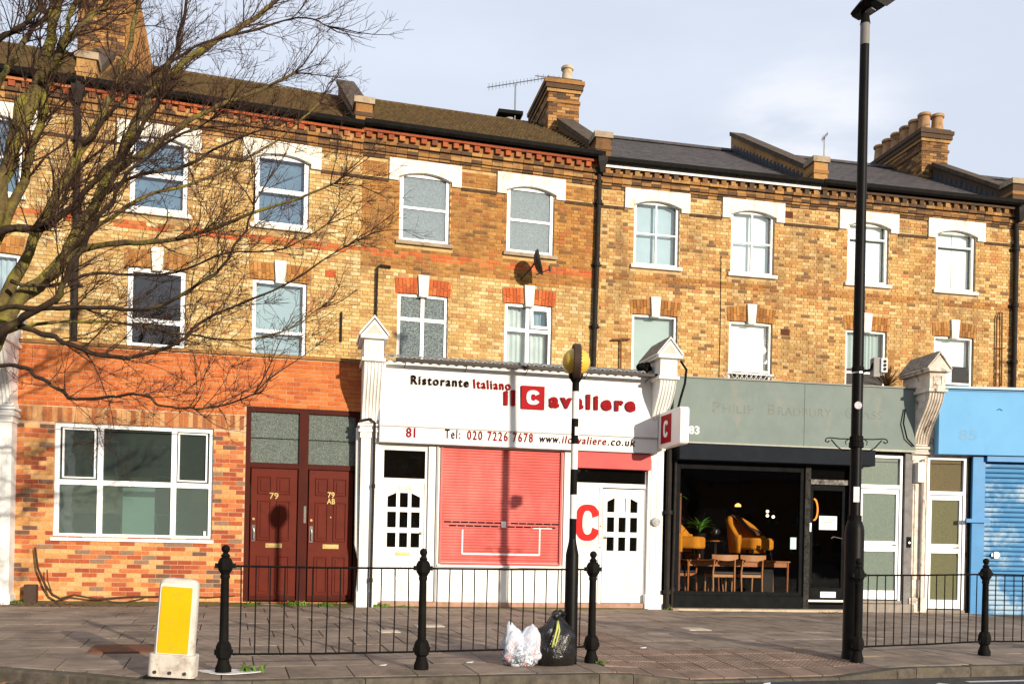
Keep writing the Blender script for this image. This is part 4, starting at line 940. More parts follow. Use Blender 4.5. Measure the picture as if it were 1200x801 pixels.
for k, (a, b) in enumerate(((3.66, 4.42), (4.62, 5.37))):
    c = (a+b)/2; pn = []
    for s in (-1, 1):
        x0, x1 = (a+.11, c-.045) if s < 0 else (c+.045, b-.11)
        pn += [(x0, x1, .32, .98), (x0, x1, 1.24, 1.92), (x0, x1, 2.03, 2.33)]
    d = panel_door(S79, a, b, .22, 2.47, .31, REDDOOR, pn)
    d['label'] = ['red front door numbered 79 with brass letterbox', 'red front door numbered 79 A B beside the white pilaster'][k]
    letterbox(d, c+.01, 1.155, .31, .27, .075)
    if k == 0:
        o = fit_lettering(d, 'door_number', '79', c-.075, c+.075, 1.95, .10, BRASS, .283, bold=.02, extrude=.006)
    else:
        fit_lettering(d, 'door_number', '79', c-.06, c+.06, 2.00, .09, BRASS, .283, bold=.02, extrude=.006); fit_lettering(d, 'door_number', 'AB', c-.07, c+.07, 1.89, .09, BRASS, .283, bold=.02, extrude=.006)
        q = MB(); q.lathe([(.012, 0), (.012, .01)], c, 0, 0, 8); q.v = [(x, .302-z, 1.66+y) for x, y, z in q.v]; q.build('spyhole', BRASS, d)
    hu = a+.05
    q = MB(); q.box(hu-.028, hu+.028, .296, .31, 1.22, 1.50); q.tube([(hu, .29, 1.25), (hu+.01, .255, 1.27), (hu+.015, .25, 1.34), (hu, .29, 1.44)], .010, 6); q.build('door_handle', CHROME, d)
    q = MB(); q.lathe([(.022, 0), (.022, .018)], 0, 0, 0, 10); q.v = [(hu+x, .31-z, 1.60+y) for x, y, z in q.v]; q.build('lock', BRASS, d)
    if k == 1: q = MB(); q.box(hu-.13, hu-.09, .258, .272, 1.55, 1.84); q.build('entry_phone', CHROME, d)
    q = MB(); q.box(a, b, .285, .31, .24, .30); q.build('weather_bar', REDFRAME, d)
q = MB(); q.box(3.52, 5.50, .12, .40, .0, .17); q.build('threshold', CONC, S79, bevel=.01)

# ---- 81: white restaurant
S81 = shop('81', 'restaurant', 'white single storey restaurant front with red shutter and il Cavaliere sign', 'restaurant')
w81 = body(S81, .0, 5.2, [(.15, .96, .22, 2.90), (3.60, 5.0, .22, 2.94), (1.18, 3.37, .93, 2.93)], z1=4.37, m=WPAINT)
# fascia
q = MB(); q.box(.10, 5.10, -.15, -.02, 2.955, 3.235); q.build('lower_sign_board', WPAINT, S81, bevel=.006)
q = MB(); q.prism_x([(-.02, 3.24), (-.17, 3.24), (-.12, 4.35), (-.02, 4.35)][::-1], .10, 5.10); q.build('sign_board', WPAINT, S81, recalc=True)
for z in (3.225, 2.95): q = MB(); q.box(.09, 5.11, -.172, -.02, z, z+.012); q.build('sign_trim', mat('grey trim', (.45, .44, .42), None, 4, .5), S81)
for i in range(9):
    q = MB(); x = .35 + i*.52; q.box(x, x+.002, -.1515, -.148, 2.96, 3.22) if i == 4 else None
# corrugated edge of the roof with dark gutter trough
q = MB(); N = 210; V = []
for i in range(N+1):
    u = -.0 + 5.15*i/N; h = .022*math.sin(u*2*PI/.152); V += [(u, -.30, 4.385+h), (u, .5, 4.56+h), (u, -.30, 4.372+h)]
q.add(V, [(3*i, 3*i+3, 3*i+4, 3*i+1) for i in range(N)] + [(3*i+2, 3*i+5, 3*i+3, 3*i) for i in range(N)]); q.build('corrugated_roof', LEADL, S81)
q = MB()
for i in range(34): q.sphere((.07+i*.152, -.22, 4.425), .018, 6, 4)
q.build('roof_screws', LEAD, S81, kind='stuff')
TR = mat('dark brown trough', (.045, .035, .03), (.03, .024, .02), 5, .5)
q = MB(); q.box(.33, 5.14, -.44, -.37, 4.285, 4.345); q.build('light_trough', TR, S81, bevel=.005)
for u in (.5, 1.55, 2.62, 3.7, 4.85):
    q = MB(); q.tube([(u, -.13, 4.24), (u, -.40, 4.30)], .009, 6); q.build('trough_bracket', TR, S81)
BC = MB(); 
# sign lettering
fit_lettering(S81, 'sign_lettering', 'Ristorante', .62, 1.62, 3.965, .145, LETBLK, -.150, bold=.022, extrude=.018, space=1.25)
fit_lettering(S81, 'sign_lettering', 'Italiano', 1.70, 2.36, 3.955, .15, LETRED, -.150, bold=.02, extrude=.018, space=1.25, shear=-.1)
fit_lettering(S81, 'sign_lettering', 'il', 2.24, 2.44, 3.70, .235, LETRED, -.165, bold=.05, extrude=.025, space=1.3)
q = MB(); q.box(2.55, 2.97, -.185, -.13, 3.635, 4.045); q.build('red_square', SIGNRED, S81, bevel=.004)
def bigC(parent, name, uc, zc, w, h, th, y0, y1, m, gap=.34):
    """block capital C: rounded ring open to the right"""
    out = []; inn = []; n = 28; a0 = gap
    for i in range(n+1):
        a = a0 + (2*PI-2*a0)*i/n; ca, sa = math.cos(a), math.sin(a); e = .78
        f = lambda c: math.copysign(abs(c)**e, c)
        out.append((uc+w/2*f(ca), zc+h/2*f(sa))); inn.append((uc+(w/2-th)*f(ca)*(1 if ca < 0 else 1), zc+(h/2-th*.86)*f(sa)))
    b = MB(); V = [(x,y0,z) for x,z in out]+[(x,y0,z) for x,z in inn]+[(x,y1,z) for x,z in out]+[(x,y1,z) for x,z in inn]; k = n+1; F = []
    for i in range(n): F += [(i, i+1, k+i+1, k+i), (2*k+i, i, k+i, 3*k+i) if 0 else (2*k+i+1, i+1, i, 2*k+i), (k+i, k+i+1, 3*k+i+1, 3*k+i)]
    F += [(0, k, 3*k, 2*k), (k+n, n, 2*k+n, 3*k+n)]
    b.add(V, F); return b.build(name, m, parent, recalc=True)
bigC(S81, 'letter', 2.76, 3.84, .24, .25, .075, -.20, -.185, mat('white sign letter', (.85, .84, .82), None, 3, .4), gap=.5)
fit_lettering(S81, 'sign_lettering', 'avaliere', 3.06, 4.66, 3.70, .235, LETRED, -.165, bold=.05, extrude=.025, space=1.35)
fit_lettering(S81, 'sign_lettering', '81', .55, .71, 3.055, .155, LETRED, -.155, bold=.02, extrude=.010)
fit_lettering(S81, 'sign_lettering', 'Tel:', 1.22, 1.49, 3.065, .15, LETBLK, -.155, bold=.01, extrude=.010, space=1.3)
fit_lettering(S81, 'sign_lettering', '020 7226 7678', 1.61, 2.78, 3.06, .15, LETRED, -.155, bold=.015, extrude=.010, space=1.3)
fit_lettering(S81, 'sign_lettering', 'www.', 2.90, 3.28, 3.07, .13, LETBLK, -.155, bold=.015, extrude=.010, shear=.2, space=1.2)
fit_lettering(S81, 'sign_lettering', 'ilcavaliere', 3.31, 4.13, 3.07, .13, LETRED, -.155, bold=.015, extrude=.010, shear=.2, space=1.2)
fit_lettering(S81, 'sign_lettering', '.co.uk', 4.16, 4.68, 3.07, .13, LETBLK, -.155, bold=.015, extrude=.010, shear=.2, space=1.2)
# left door bay
q = MB(); 
for bx in ((.15, .20, .22, 2.90), (.91, .96, .22, 2.90), (.20, .91, 2.84, 2.90), (.20, .91, 2.27, 2.36)): q.box(bx[0], bx[1], .02, .10, bx[2], bx[3])
f = q.build('door_frame', WOODW, S81, bevel=.004)
q = MB(); q.quad((.20, .06, 2.36), (.91, .06, 2.36), (.91, .06, 2.84), (.20, .06, 2.84)); q.build('transom_pane', GL_DRK, f)
def nine_pane_door(parent, u0, u1, z0, z1, y, label, cols, rws, lower, side_knob, paper=None):
    us = [(u0, cols[0][0])] + [(cols[i][1], cols[i+1][0]) for i in range(2)] + [(cols[2][1], u1)]
    zs = [(z0, rws[2][0]), (rws[2][1], rws[1][0]), (rws[1][1], rws[0][0]), (rws[0][1], z1)]
    q = MB()
    for a, b in us: q.box(a, b, y, y+.045, z0, z1)
    for c, (a, b) in enumerate(cols):
        for k, (s, e) in enumerate(zs): q.box(a, b, y, y+.045, s, e)
    # cut corners of the top outer panes
    (a, b) = cols[0]; t = rws[0][1]; q.prism_y([(a, t-.07), (b, t), (a, t)], y+.002, y+.03)
    (a, b) = cols[2]; q.prism_y([(a, t), (b, t-.07), (b, t)], y+.002, y+.03)
    d = q.build('door', WOODW, parent, label=label)
    for k, (s, e) in enumerate(rws):
        for c, (a, b) in enumerate(cols):
            m = GL_DRK; p = MB(); p.quad((a, y+.03, s), (b, y+.03, s), (b, y+.03, e), (a, y+.03, e)); p.build('pane', m, d)
            mo = MB()
            for bx in ((a-.014, a, s-.014, e+.014), (b, b+.014, s-.014, e+.014), (a, b, e, e+.014), (a, b, s-.014, s)): mo.box(bx[0], bx[1], y-.008, y+.001, bx[2], bx[3])
            mo.build('pane_bead', WOODW, d)
            if paper == (k, c): p = MB(); p.box(a+.005, b+.02, y+.02, y+.028, s-.01, e+.005); p.build('notice', WPAINT, d)
    for (a, b, c, e) in lower:
        p = MB(); w = .016
        for bx in ((a, b, c, c+w), (a, b, e-w, e), (a, a+w, c+w, e-w), (b-w, b, c+w, e-w)): p.box(bx[0], bx[1], y-.010, y+.001, bx[2], bx[3])
        p.box(a+.04, b-.04, y-.012, y+.001, c+.04, e-.04); p.build('door_panel', WOODW, d, bevel=.003)
    p = MB(); ku = u1-.05 if side_knob > 0 else u0+.05; p.sphere((ku, y-.03, 1.42), .025, 10, 7); p.build('door_knob', BRASS, d, smooth=True)
    return d
DL = nine_pane_door(S81, .20, .91, .24, 2.27, .04, 'white door with nine small panes and brass letterbox, left of the red shutter', [(.275, .425), (.485, .625), (.685, .835)], [(1.86, 2.11), (1.51, 1.78), (1.17, 1.42)], [(.27, .46, .32, .62), (.49, .63, .32, .62), (.66, .85, .32, .62), (.27, .46, .66, .96), (.49, .63, .66, .96), (.66, .85, .66, .96)], 1)
letterbox(DL, .555, 1.055, .04, .25, .06)
fit_lettering(DL, 'door_number', '81 A B', .46, .68, 2.155, .065, BRASS, .033, bold=.01, extrude=.004)
q = MB(); q.box(.04, .075, -.02, .0, 1.72, 1.81); q.build('door_bell', BLACKD, S81)
# pillar strips beside the shutter
for bx in ((.965, 1.10, -.03), (3.40, 3.55, -.04)):
    q = MB(); q.box(bx[0], bx[1], bx[2], .02, .24, 2.94); q.build('pillar', WPAINT, S81, bevel=.006)
q = MB(); q.box(1.10, 1.135, -.06, .02, .24, 2.945); q.build('corner_trim', mat('grey trim strip', (.36, .36, .35), None, 3, .5), S81)
# red roller shutter
sh = MB(); sh.box(1.18, 3.37, .05, .07, .90, 2.93)
sho = sh.build('roller_shutter', SHUTR, S81)
for bx in ((1.18, 1.215, .90, 2.93), (3.335, 3.37, .90, 2.93)): sh = MB(); sh.box(bx[0], bx[1], -.03, .05, bx[2], bx[3]); sh.build('guide_rail', SHUTR, sho); sho['label'] = 'faded red roller shutter with a row of black slots'
sl = MB(); u0, u1, hp = 1.215, 3.335, .050
prof = [(.020, -.0245), (.008, -.020), (.005, 0.0), (.007, .019), (.020, .0245)]
sl.prism_x([(y, z) for y, z in prof][::-1], u0, u1); slm = sl.mesh('slat', SHUTR)
z = .95; k = 0
SLOTS = MB(); HOLE = mat('dark hole', (.006, .004, .004), None, 3, .9)
while z < 2.93:
    link('slat', slm, sho, loc=(0, .0, z)); z += hp; k += 1
for row, zz, sft in ((0, 1.63, 0), (1, 1.568, .09)):
    n = 14 if row == 0 else 13
    for i in range(n):
        a = 1.26+sft+i*.149
        if (row == 0 and i == 7) : continue
        if row == 1 and i in (6,): continue
        q = MB(); q.box(a, a+.125, .0005, .006, zz-.013, zz+.013); q.build('vent_slot', HOLE, sho)
q = MB(); q.box(1.215, 3.335, -.02, .04, .885, .925); q.build('bottom_bar', SHUTR2, sho)
q = MB(); c_ = .0015
for bx in ((1.575, 1.60, 1.07, 1.50), (2.965, 2.99, 1.07, 1.56), (1.60, 2.965, 1.065, 1.095), (2.85, 3.2, 1.545, 1.56)): q.box(bx[0], bx[1], c_-.004, c_+.003, bx[2], bx[3])
q.box(2.28, 2.36, -.003, .004, 1.55, 1.66)
q.build('tape_outline', WPAINT, sho)
q = MB(); q.box(1.15, 3.38, -.06, .05, .85, .883); q.build('sill', WPAINT, S81)
q = MB(); q.box(.0, 5.08, -.035, .02, .0, .235); q.build('plinth', PINK, S81, bevel=.01)
q = MB(); q.box(2.42, 2.60, -.02, .01, .235, .86); q.build('riser_pier', WPAINT, S81)
q = MB(); q.box(3.60, 5.0, -.13, .0, 2.65, 2.94); q.build('shutter_box', SHUTR2, S81, bevel=.008)
q = MB(); 
for bx in ((3.60, 3.64, .22, 2.64), (4.95, 5.0, .22, 2.64), (4.08, 4.14, .22, 2.36), (3.64, 4.95, 2.32, 2.40)): q.box(bx[0], bx[1], .02, .09, bx[2], bx[3])
f = q.build('door_frame', WOODW, S81, bevel=.004)
q = MB(); q.quad((3.64, .06, 2.40), (4.95, .06, 2.40), (4.95, .06, 2.66), (3.64, .06, 2.66)); q.build('transom_pane', GL_DRK, f)
fit_lettering(f, 'small_lettering', 'restaurant', 4.46, 4.90, 2.43, .03, WPAINT, .055, extrude=.001) if 0 else None
q = MB(); q.box(3.64, 4.08, .04, .08, .24, 2.32); pnl = q.build('door', WOODW, S81, label='white side panel with a big red letter C')
bigC(pnl, 'emblem', 3.87, 1.68, .46, .66, .135, .028, .041, CRED, gap=.32)
q = MB(); q.box(3.80, 3.94, .032, .041, 1.50, 1.86); q.build('patterned_patch', mat('pale patterned film', (.62, .56, .46), (.78, .72, .62), 60, .6), pnl)
letterbox(pnl, 3.88, 1.30, .04, .26, .05)
for (a, b, c, e) in ((3.72, 3.86, .35, .75), (3.90, 4.02, .35, .75)):
    p = MB()
    for bx in ((a, b, c, c+.015), (a, b, e-.015, e), (a, a+.015, c, e), (b-.015, b, c, e)): p.box(bx[0], bx[1], .030, .041, bx[2], bx[3])
    p.build('door_panel', WOODW, pnl)
for zz in (1.24, .92, 1.62): q = MB(); q.sphere((4.11, .015, zz), .016, 8, 6); q.build('lock', BRASS, f)
DR = nine_pane_door(S81, 4.16, 4.95, .24, 2.30, .04, 'white door with nine small panes, a notice in the middle top pane', [(4.235, 4.375), (4.455, 4.595), (4.675, 4.815)], [(1.88, 2.14), (1.52, 1.79), (1.18, 1.43)], [(4.23, 4.39, .34, .66), (4.45, 4.61, .34, .66), (4.67, 4.83, .34, .66), (4.23, 4.39, .71, 1.03), (4.45, 4.61, .71, 1.03), (4.67, 4.83, .71, 1.03)], -1, paper=(0, 1))
# projecting C sign
t = fthing('81', 'projecting_sign', 'white rounded box sign with red panel and white C beside the grey green fascia', 'sign')
def rounded(w, h, r, n=5):
    pts = []
    for cx, cz, a0 in ((w/2-r, h/2-r, 0), (-w/2+r, h/2-r, PI/2), (-w/2+r, -h/2+r, PI), (w/2-r, -h/2+r, 1.5*PI)):
        for i in range(n+1): a = a0+PI/2*i/n; pts.append((cx+r*math.cos(a), cz+r*math.sin(a)))
    return pts
yc = -.66; ul = 4.98+.13
q = MB(); q.prism_x([(yc+a, 3.36+b) for a, b in rounded(1.04, .64, .07)], ul, ul+.17); q.build('sign_box', mat('white sign plastic', (.80, .78, .76), (.76, .74, .71), 3, .35), t, bevel=.02, recalc=True)
q = MB(); q.box(ul-.006, ul+.001, yc-.12, yc+.36, 3.36-.25, 3.36+.25); rf = q.build('red_panel', SIGNRED, t)
c_ = bigC(rf, 'letter', 0, 0, .22, .30, .07, -.006, 0, mat('white sign letter', (.85, .84, .82)), gap=.5); c_.rotation_euler = (0, 0, -PI/2); c_.location = (ul-.006, yc+.12, 3.36)
q = MB(); q.box(ul+.05, ul+.11, yc+.52, .0, 3.42, 3.50); q.box(ul+.05, ul+.11, yc+.52, .0, 3.20, 3.26); q.build('mounting_arm', BLACKD, t)
# pipes and cables
def fpipe(key, name, label, pts, r, m=PIPE, collars=(), cat='pipe'):
    t = fthing(key, name, label, cat); b = MB(); b.tube(pts, r, 9); b.build('pipe', m, t, smooth=True)
    for (x, y, z) in collars: k = MB(); k.lathe([(r*1.5, -.035), (r*1.5, .035)], x, y, z, 10); k.build('collar', m, t)
    return t
fpipe('81', 'drain_pipe', 'black drain pipe down the left side of the white pilaster by the red doors', [(-.24, -.08, 3.30), (-.06, -.09, 3.34), (.02, -.11, 3.28), (.02, -.12, 2.2), (.01, -.12, .12)], .022, PIPE, [(.02, -.12, 2.2), (.01, -.12, .6)])
fpipe('81', 'drain_pipe', 'white painted drain pipe between the red doors and the white pilaster', [(-.25, .12, 3.2), (-.24, .08, 1.2), (-.17, .05, .9), (-.22, .02, .1)], .035, WPAINT)
fpipe('81', 'drain_pipe', 'thick black drain pipe between the restaurant and the dark furniture shop', [(5.36, -.10, 3.05), (5.36, -.10, .12)], .05, PIPE, [(5.36, -.10, 1.9), (5.36, -.10, .45), (5.36, -.10, .2)])
fpipe('83', 'drain_pipe', 'second black pipe right beside the dark shop front corner', [(.30, -.05, 3.1), (.29, -.05, 1.4), (.27, -.06, .12)], .03, PIPE, [(.28, -.05, .5)])
fpipe('81', 'loose_cable', 'black cable hanging from the console bracket above the projecting sign', [(5.46, -.3, 4.62), (5.52, -.42, 4.45), (5.48, -.46, 4.2), (5.38, -.5, 3.9), (5.33, -.5, 3.68)], .022, BLACKD, cat='cable')
t = fthing('81', 'junction_disc', 'round pale fitting halfway down the white pilaster beside the black pipes', 'fitting'); q = MB(); q.lathe([(.085, 0), (.08, .05), (.03, .07)], 0, 0, 0, 14); q.v = [(5.13+x, -.055-z, 1.72+y) for x, y, z in q.v]; q.build('disc', LEADL, t, smooth=True)
t = fthing('81', 'roof_junk', 'dark bundle on the restaurant roof beside the slated console gable', 'debris'); q = MB()
for i in range(9): q.sphere((4.74+random.random()*.22, -.25+random.random()*.2, 4.44+random.random()*.08), .05+.03*random.random(), 7, 5)
q.build('bundle', BLACKD, t)

# ---- 83: grey green fascia, dark furniture shop
S83 = shop('83', 'furniture_shop', 'dark furniture shop front under a faded grey green fascia', 'shop')
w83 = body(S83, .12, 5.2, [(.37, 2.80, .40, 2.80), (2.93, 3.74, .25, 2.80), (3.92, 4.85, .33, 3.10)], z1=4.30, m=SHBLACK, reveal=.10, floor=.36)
q = MB(); q.box(.22, 5.04, -.10, -.02, 3.20, 4.37); fa = q.build('fascia', GREEN83, S83, bevel=.006, label='grey green fascia board with ghost lettering')
q = MB(); q.box(2.76, 2.765, -.102, -.0995, 3.2, 4.36); q.build('board_joint', BLACKD, fa)
q = MB(); q.box(.22, 5.04, -.14, -.02, 3.165, 3.20); q.build('drip_rail', mat('cream drip rail', (.42, .42, .35), (.34, .33, .27), 6, .6), fa)
q = MB(); q.box(.2, 5.06, -.13, .1, 4.372, 4.395); q.build('capping', mat('grey capping', (.30, .30, .27), None, 4, .7), fa)
for tx, a, b in (('P', .97, 1.10), ('HILIP', 1.16, 1.76), ('B', 2.04, 2.18), ('RADBURY', 2.24, 3.30), ('G', 3.58, 3.72), ('LASS', 3.80, 4.34)):
    big = len(tx) == 1; fit_lettering(fa, 'ghost_lettering', tx, a, b, 3.76, .19 if big else .155, GHOST, -.1005, bold=.005, extrude=.001, space=1.1)
fit_lettering(fa, 'shop_number', '83', .52, .72, 3.35, .135, WPAINT, -.102, bold=.02, extrude=.003)
q = MB(); q.box(.28, 4.10, -.30, -.02, 2.86, 3.16); q.build('shutter_box', SHBOX, S83, bevel=.012)
q = MB(); 
for bx in ((.33, .41, .40, 2.82), (2.76, 2.84, .40, 2.82), (.41, 2.76, 2.72, 2.82), (.41, 2.76, .40, .47)): q.box(bx[0], bx[1], -.01, .07, bx[2], bx[3])
wf = q.build('display_window', SHBLACK, S83, bevel=.004)
q = MB(); q.quad((.41, .03, .47), (2.76, .03, .47), (2.76, .03, 2.72), (.41, .03, 2.72)); q.build('pane', GL_SHOP, wf)
q = MB(); q.box(.12, 2.90, -.04, .02, .17, .395); q.build('stall_riser', SHBLACK, S83, bevel=.004)
q = MB(); q.box(.22, 3.80, -.30, .02, .02, .165); q.build('step', CREAM, S83, bevel=.012)
q = MB(); q.box(2.84, 2.95, -.05, .08, .17, 2.86); q.box(3.74, 3.84, -.05, .08, .17, 2.86); q.build('pillar', mat('chipped black paint', (.012, .011, .010), (.05, .047, .042), 22, .8, .3, 50, spec=.06), S83, bevel=.004)
# door with peeling head
q = MB(); y = .05
for bx in ((2.96, 3.05, .27, 2.50), (3.64, 3.73, .27, 2.50), (3.05, 3.64, 2.40, 2.50), (3.05, 3.64, .27, .56)): q.box(bx[0], bx[1], y, y+.05, bx[2], bx[3])
dr = q.build('door', SHBLACK, S83, label='black glazed shop door with a notice and worn white head')
q = MB(); q.quad((3.05, y+.03, .56), (3.64, y+.03, .56), (3.64, y+.03, 2.40), (3.05, y+.03, 2.40)); q.build('pane', GL_SHOP, dr)
q = MB(); q.box(2.96, 3.73, .0, .1, 2.51, 2.60); q.build('door_head', WORN, dr)
q = MB(); q.quad((2.96, .06, 2.60), (3.73, .06, 2.60), (3.73, .06, 2.80), (2.96, .06, 2.80)); q.build('transom_pane', GL_DRK, dr)
def notice(parent, name, u0, u1, z0, z1, y, m, lines=0, lab=None):
    q = MB(); q.box(u0, u1, y, y+.004, z0, z1); o = q.build(name, m, parent, label=lab)
    for i in range(lines):
        zz = z1-(z1-z0)*(.28+.5*i/max(1, lines-1)); k = MB(); ins = (u1-u0)*(.15+.08*(i % 2)); k.box(u0+ins, u1-ins, y-.0012, y, zz-.008, zz+.008); k.build('text_line', mat('grey print', (.28, .38, .42), None, 3, .8), o)
    return o
PAPER = mat('paper', (.80, .81, .80), (.76, .77, .76), 2, .8)
notice(dr, 'notice', 3.19, 3.55, 1.66, 1.92, .072, PAPER, 4); notice(dr, 'notice', 3.23, 3.54, .38, .49, .044, PAPER, 1)
q = MB(); q.tube([(3.42, .03, 1.50), (3.46, -.01, 1.53), (3.62, -.01, 1.50)], .010, 6); q.build('door_handle', CHROME, dr)
q = MB(); q.box(2.975, 3.01, .035, .05, 1.62, 1.78); q.build('lock_plate', CHROME, dr)
q = MB(); q.box(2.96, 3.73, .03, .05, .30, .335); q.build('kick_bar', CHROME, dr)
def glazed_side_door(parent, u0, u1, zb, zt, ztr, y, pm, fm, label, zl=1.27, zh=1.47, trm=None):
    q = MB(); e = .05
    for bx in ((u0, u0+e, zb, zt), (u1-e, u1, zb, zt), (u0+e, u1-e, zt-.05, zt), (u0+e, u1-e, ztr, ztr+.07)): q.box(bx[0], bx[1], y, y+.09, bx[2], bx[3])
    f = q.build('door_frame', fm, parent, bevel=.004)
    q = MB(); q.quad((u0+e, y+.05, ztr+.07), (u1-e, y+.05, ztr+.07), (u1-e, y+.05, zt-.05), (u0+e, y+.05, zt-.05)); q.build('transom_pane', trm or pm, f)
    a, b = u0+e+.01, u1-e-.01; q = MB(); s = .05; y2 = y+.02
    for bx in ((a, a+s, zb+.02, ztr-.01), (b-s, b, zb+.02, ztr-.01), (a+s, b-s, ztr-.10, ztr-.01), (a+s, b-s, zl, zh), (a+s, b-s, zb+.02, zb+.19)): q.box(bx[0], bx[1], y2, y2+.05, bx[2], bx[3])
    d = q.build('door', fm, parent, bevel=.005, label=label)
    for c, g_ in ((zb+.19, zl), (zh, ztr-.10)): q = MB(); q.quad((a+s, y2+.03, c), (b-s, y2+.03, c), (b-s, y2+.03, g_), (a+s, y2+.03, g_)); q.build('pane', pm, d)
    uc = (a+b)/2; zm = (zl+zh)/2; q = MB(); q.box(uc-.13, uc+.13, y2-.01, y2, zm-.035, zm+.035); q.box(uc-.09, uc+.09, y2-.014, y2-.01, zm-.012, zm+.012); q.build('letterbox', CHROME, d)
    q = MB(); hu = b-.035; q.box(hu-.02, hu+.02, y2-.012, y2, zm-.12, zm+.12); q.tube([(hu, y2-.02, zm+.03), (hu, y2-.045, zm+.03), (hu-.10, y2-.045, zm+.03)], .009, 6); q.build('door_handle', CHROME, d)
    q = MB(); q.box(u0, u1, y-.04, y+.09, zb-.05, zb); q.build('threshold', CONC, parent)
    return d
glazed_side_door(S83, 3.93, 4.84, .34, 3.10, 2.47, .0, GL_GRN, UPVC, 'white framed door with pale green frosted glass right of the lamp post')
q = MB(); q.box(4.86, 5.03, -.05, .02, .15, 3.16); q.build('pillar', mat('grey painted pillar', (.20, .19, .18), (.13, .12, .12), 6, .6), S83, bevel=.005)
q = MB(); q.box(3.84, 3.93, -.05, .02, .2, 3.1); q.build('pillar', OLDPAINT, S83, bevel=.004)
q = MB(); q.box(3.85, 5.05, -.14, .02, .02, .28); q.build('step', CONC, S83, bevel=.01)
ENT = fthing('83', 'entry_panel', 'small dark door entry panel on the grey pillar beside the frosted door', 'entry panel'); q = MB(); q.box(4.92, 5.0, -.07, -.05, 1.36, 1.56); q.build('panel', BLACKD, ENT); q = MB(); q.lathe([(.02, 0), (.02, .01)], 0, 0, 0, 8); q.v = [(4.96+x, -.07-z, 1.45+y) for x, y, z in q.v]; q.build('button', CHROME, ENT)
METER = fthing('83', 'meter_box', 'small white box below the peeling console bracket', 'box'); q = MB(); q.box(5.06, 5.22, -.16, -.04, 2.60, 2.98); q.build('cabinet', WPAINT, METER, bevel=.01)
fpipe('83', 'drain_pipe', 'pale drain pipe down the peeling pilaster', [(5.22, -.12, 3.05), (5.20, -.10, 1.6), (5.20, -.10, .15)], .028, OLDPAINT)
fpipe('83', 'loose_cable', 'curved black cable looping on the grey green fascia beside the peeling console', [(4.78, -.13, 3.98), (4.74, -.15, 3.7), (4.82, -.15, 3.42), (4.98, -.13, 3.28)], .014, BLACKD, cat='cable')
# ---- shop interior and display
FL = .36
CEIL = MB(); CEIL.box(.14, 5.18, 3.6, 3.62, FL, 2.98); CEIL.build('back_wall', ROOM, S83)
TEAK = mat('orange teak', (.36, .125, .035), (.26, .08, .022), 12, .4, .05, 60); TEAKL = mat('light teak', (.42, .20, .09), (.34, .15, .06), 12, .45)
LEATH = mat('black leather seat', (.02, .017, .015), None, 6, .4)
VELV = mat('mustard velvet', (.54, .205, .016), (.44, .16, .012), 5, .85, .3, 90); VELVD = mat('brown throw', (.10, .05, .03), (.07, .035, .02), 9, .9)
def ft83(name, label, cat, u, y, z, rz=0, group=None):
    (x0, y0), r = SF['83']; p = Vector((x0, y0, 0)) + Vector((math.cos(r), math.sin(r), 0))*u + Vector((-math.sin(r), math.cos(r), 0))*y
    return thing(name, label, cat, (p.x, p.y, z), r+rz, group)
def table(label, u0, u1, y0, y1, zt):
    uc, yc = (u0+u1)/2, (y0+y1)/2; t = ft83('teak_table', label, 'table', uc, yc, FL); w, d, h = u1-u0, y1-y0, zt-FL
    q = MB(); q.box(-w/2, w/2, -d/2, d/2, h-.03, h); q.build('tabletop', TEAK, t, bevel=.008)
    q = MB(); q.box(-w/2+.05, w/2-.05, -d/2+.03, -d/2+.05, h-.12, h-.03); q.box(-w/2+.05, w/2-.05, d/2-.05, d/2-.03, h-.12, h-.03); q.build('apron', TEAK, t)
    for sx in (-1, 1):
        for sy in (-1, 1): q = MB(); q.lathe([(.016, 0), (.026, h-.03)], sx*(w/2-.04), sy*(d/2-.04), 0, 8); q.build('leg', TEAK, t, smooth=True)
table('long orange teak table in the shop window carrying two mustard armchairs', .86, 2.98, .80, 1.66, 1.04)
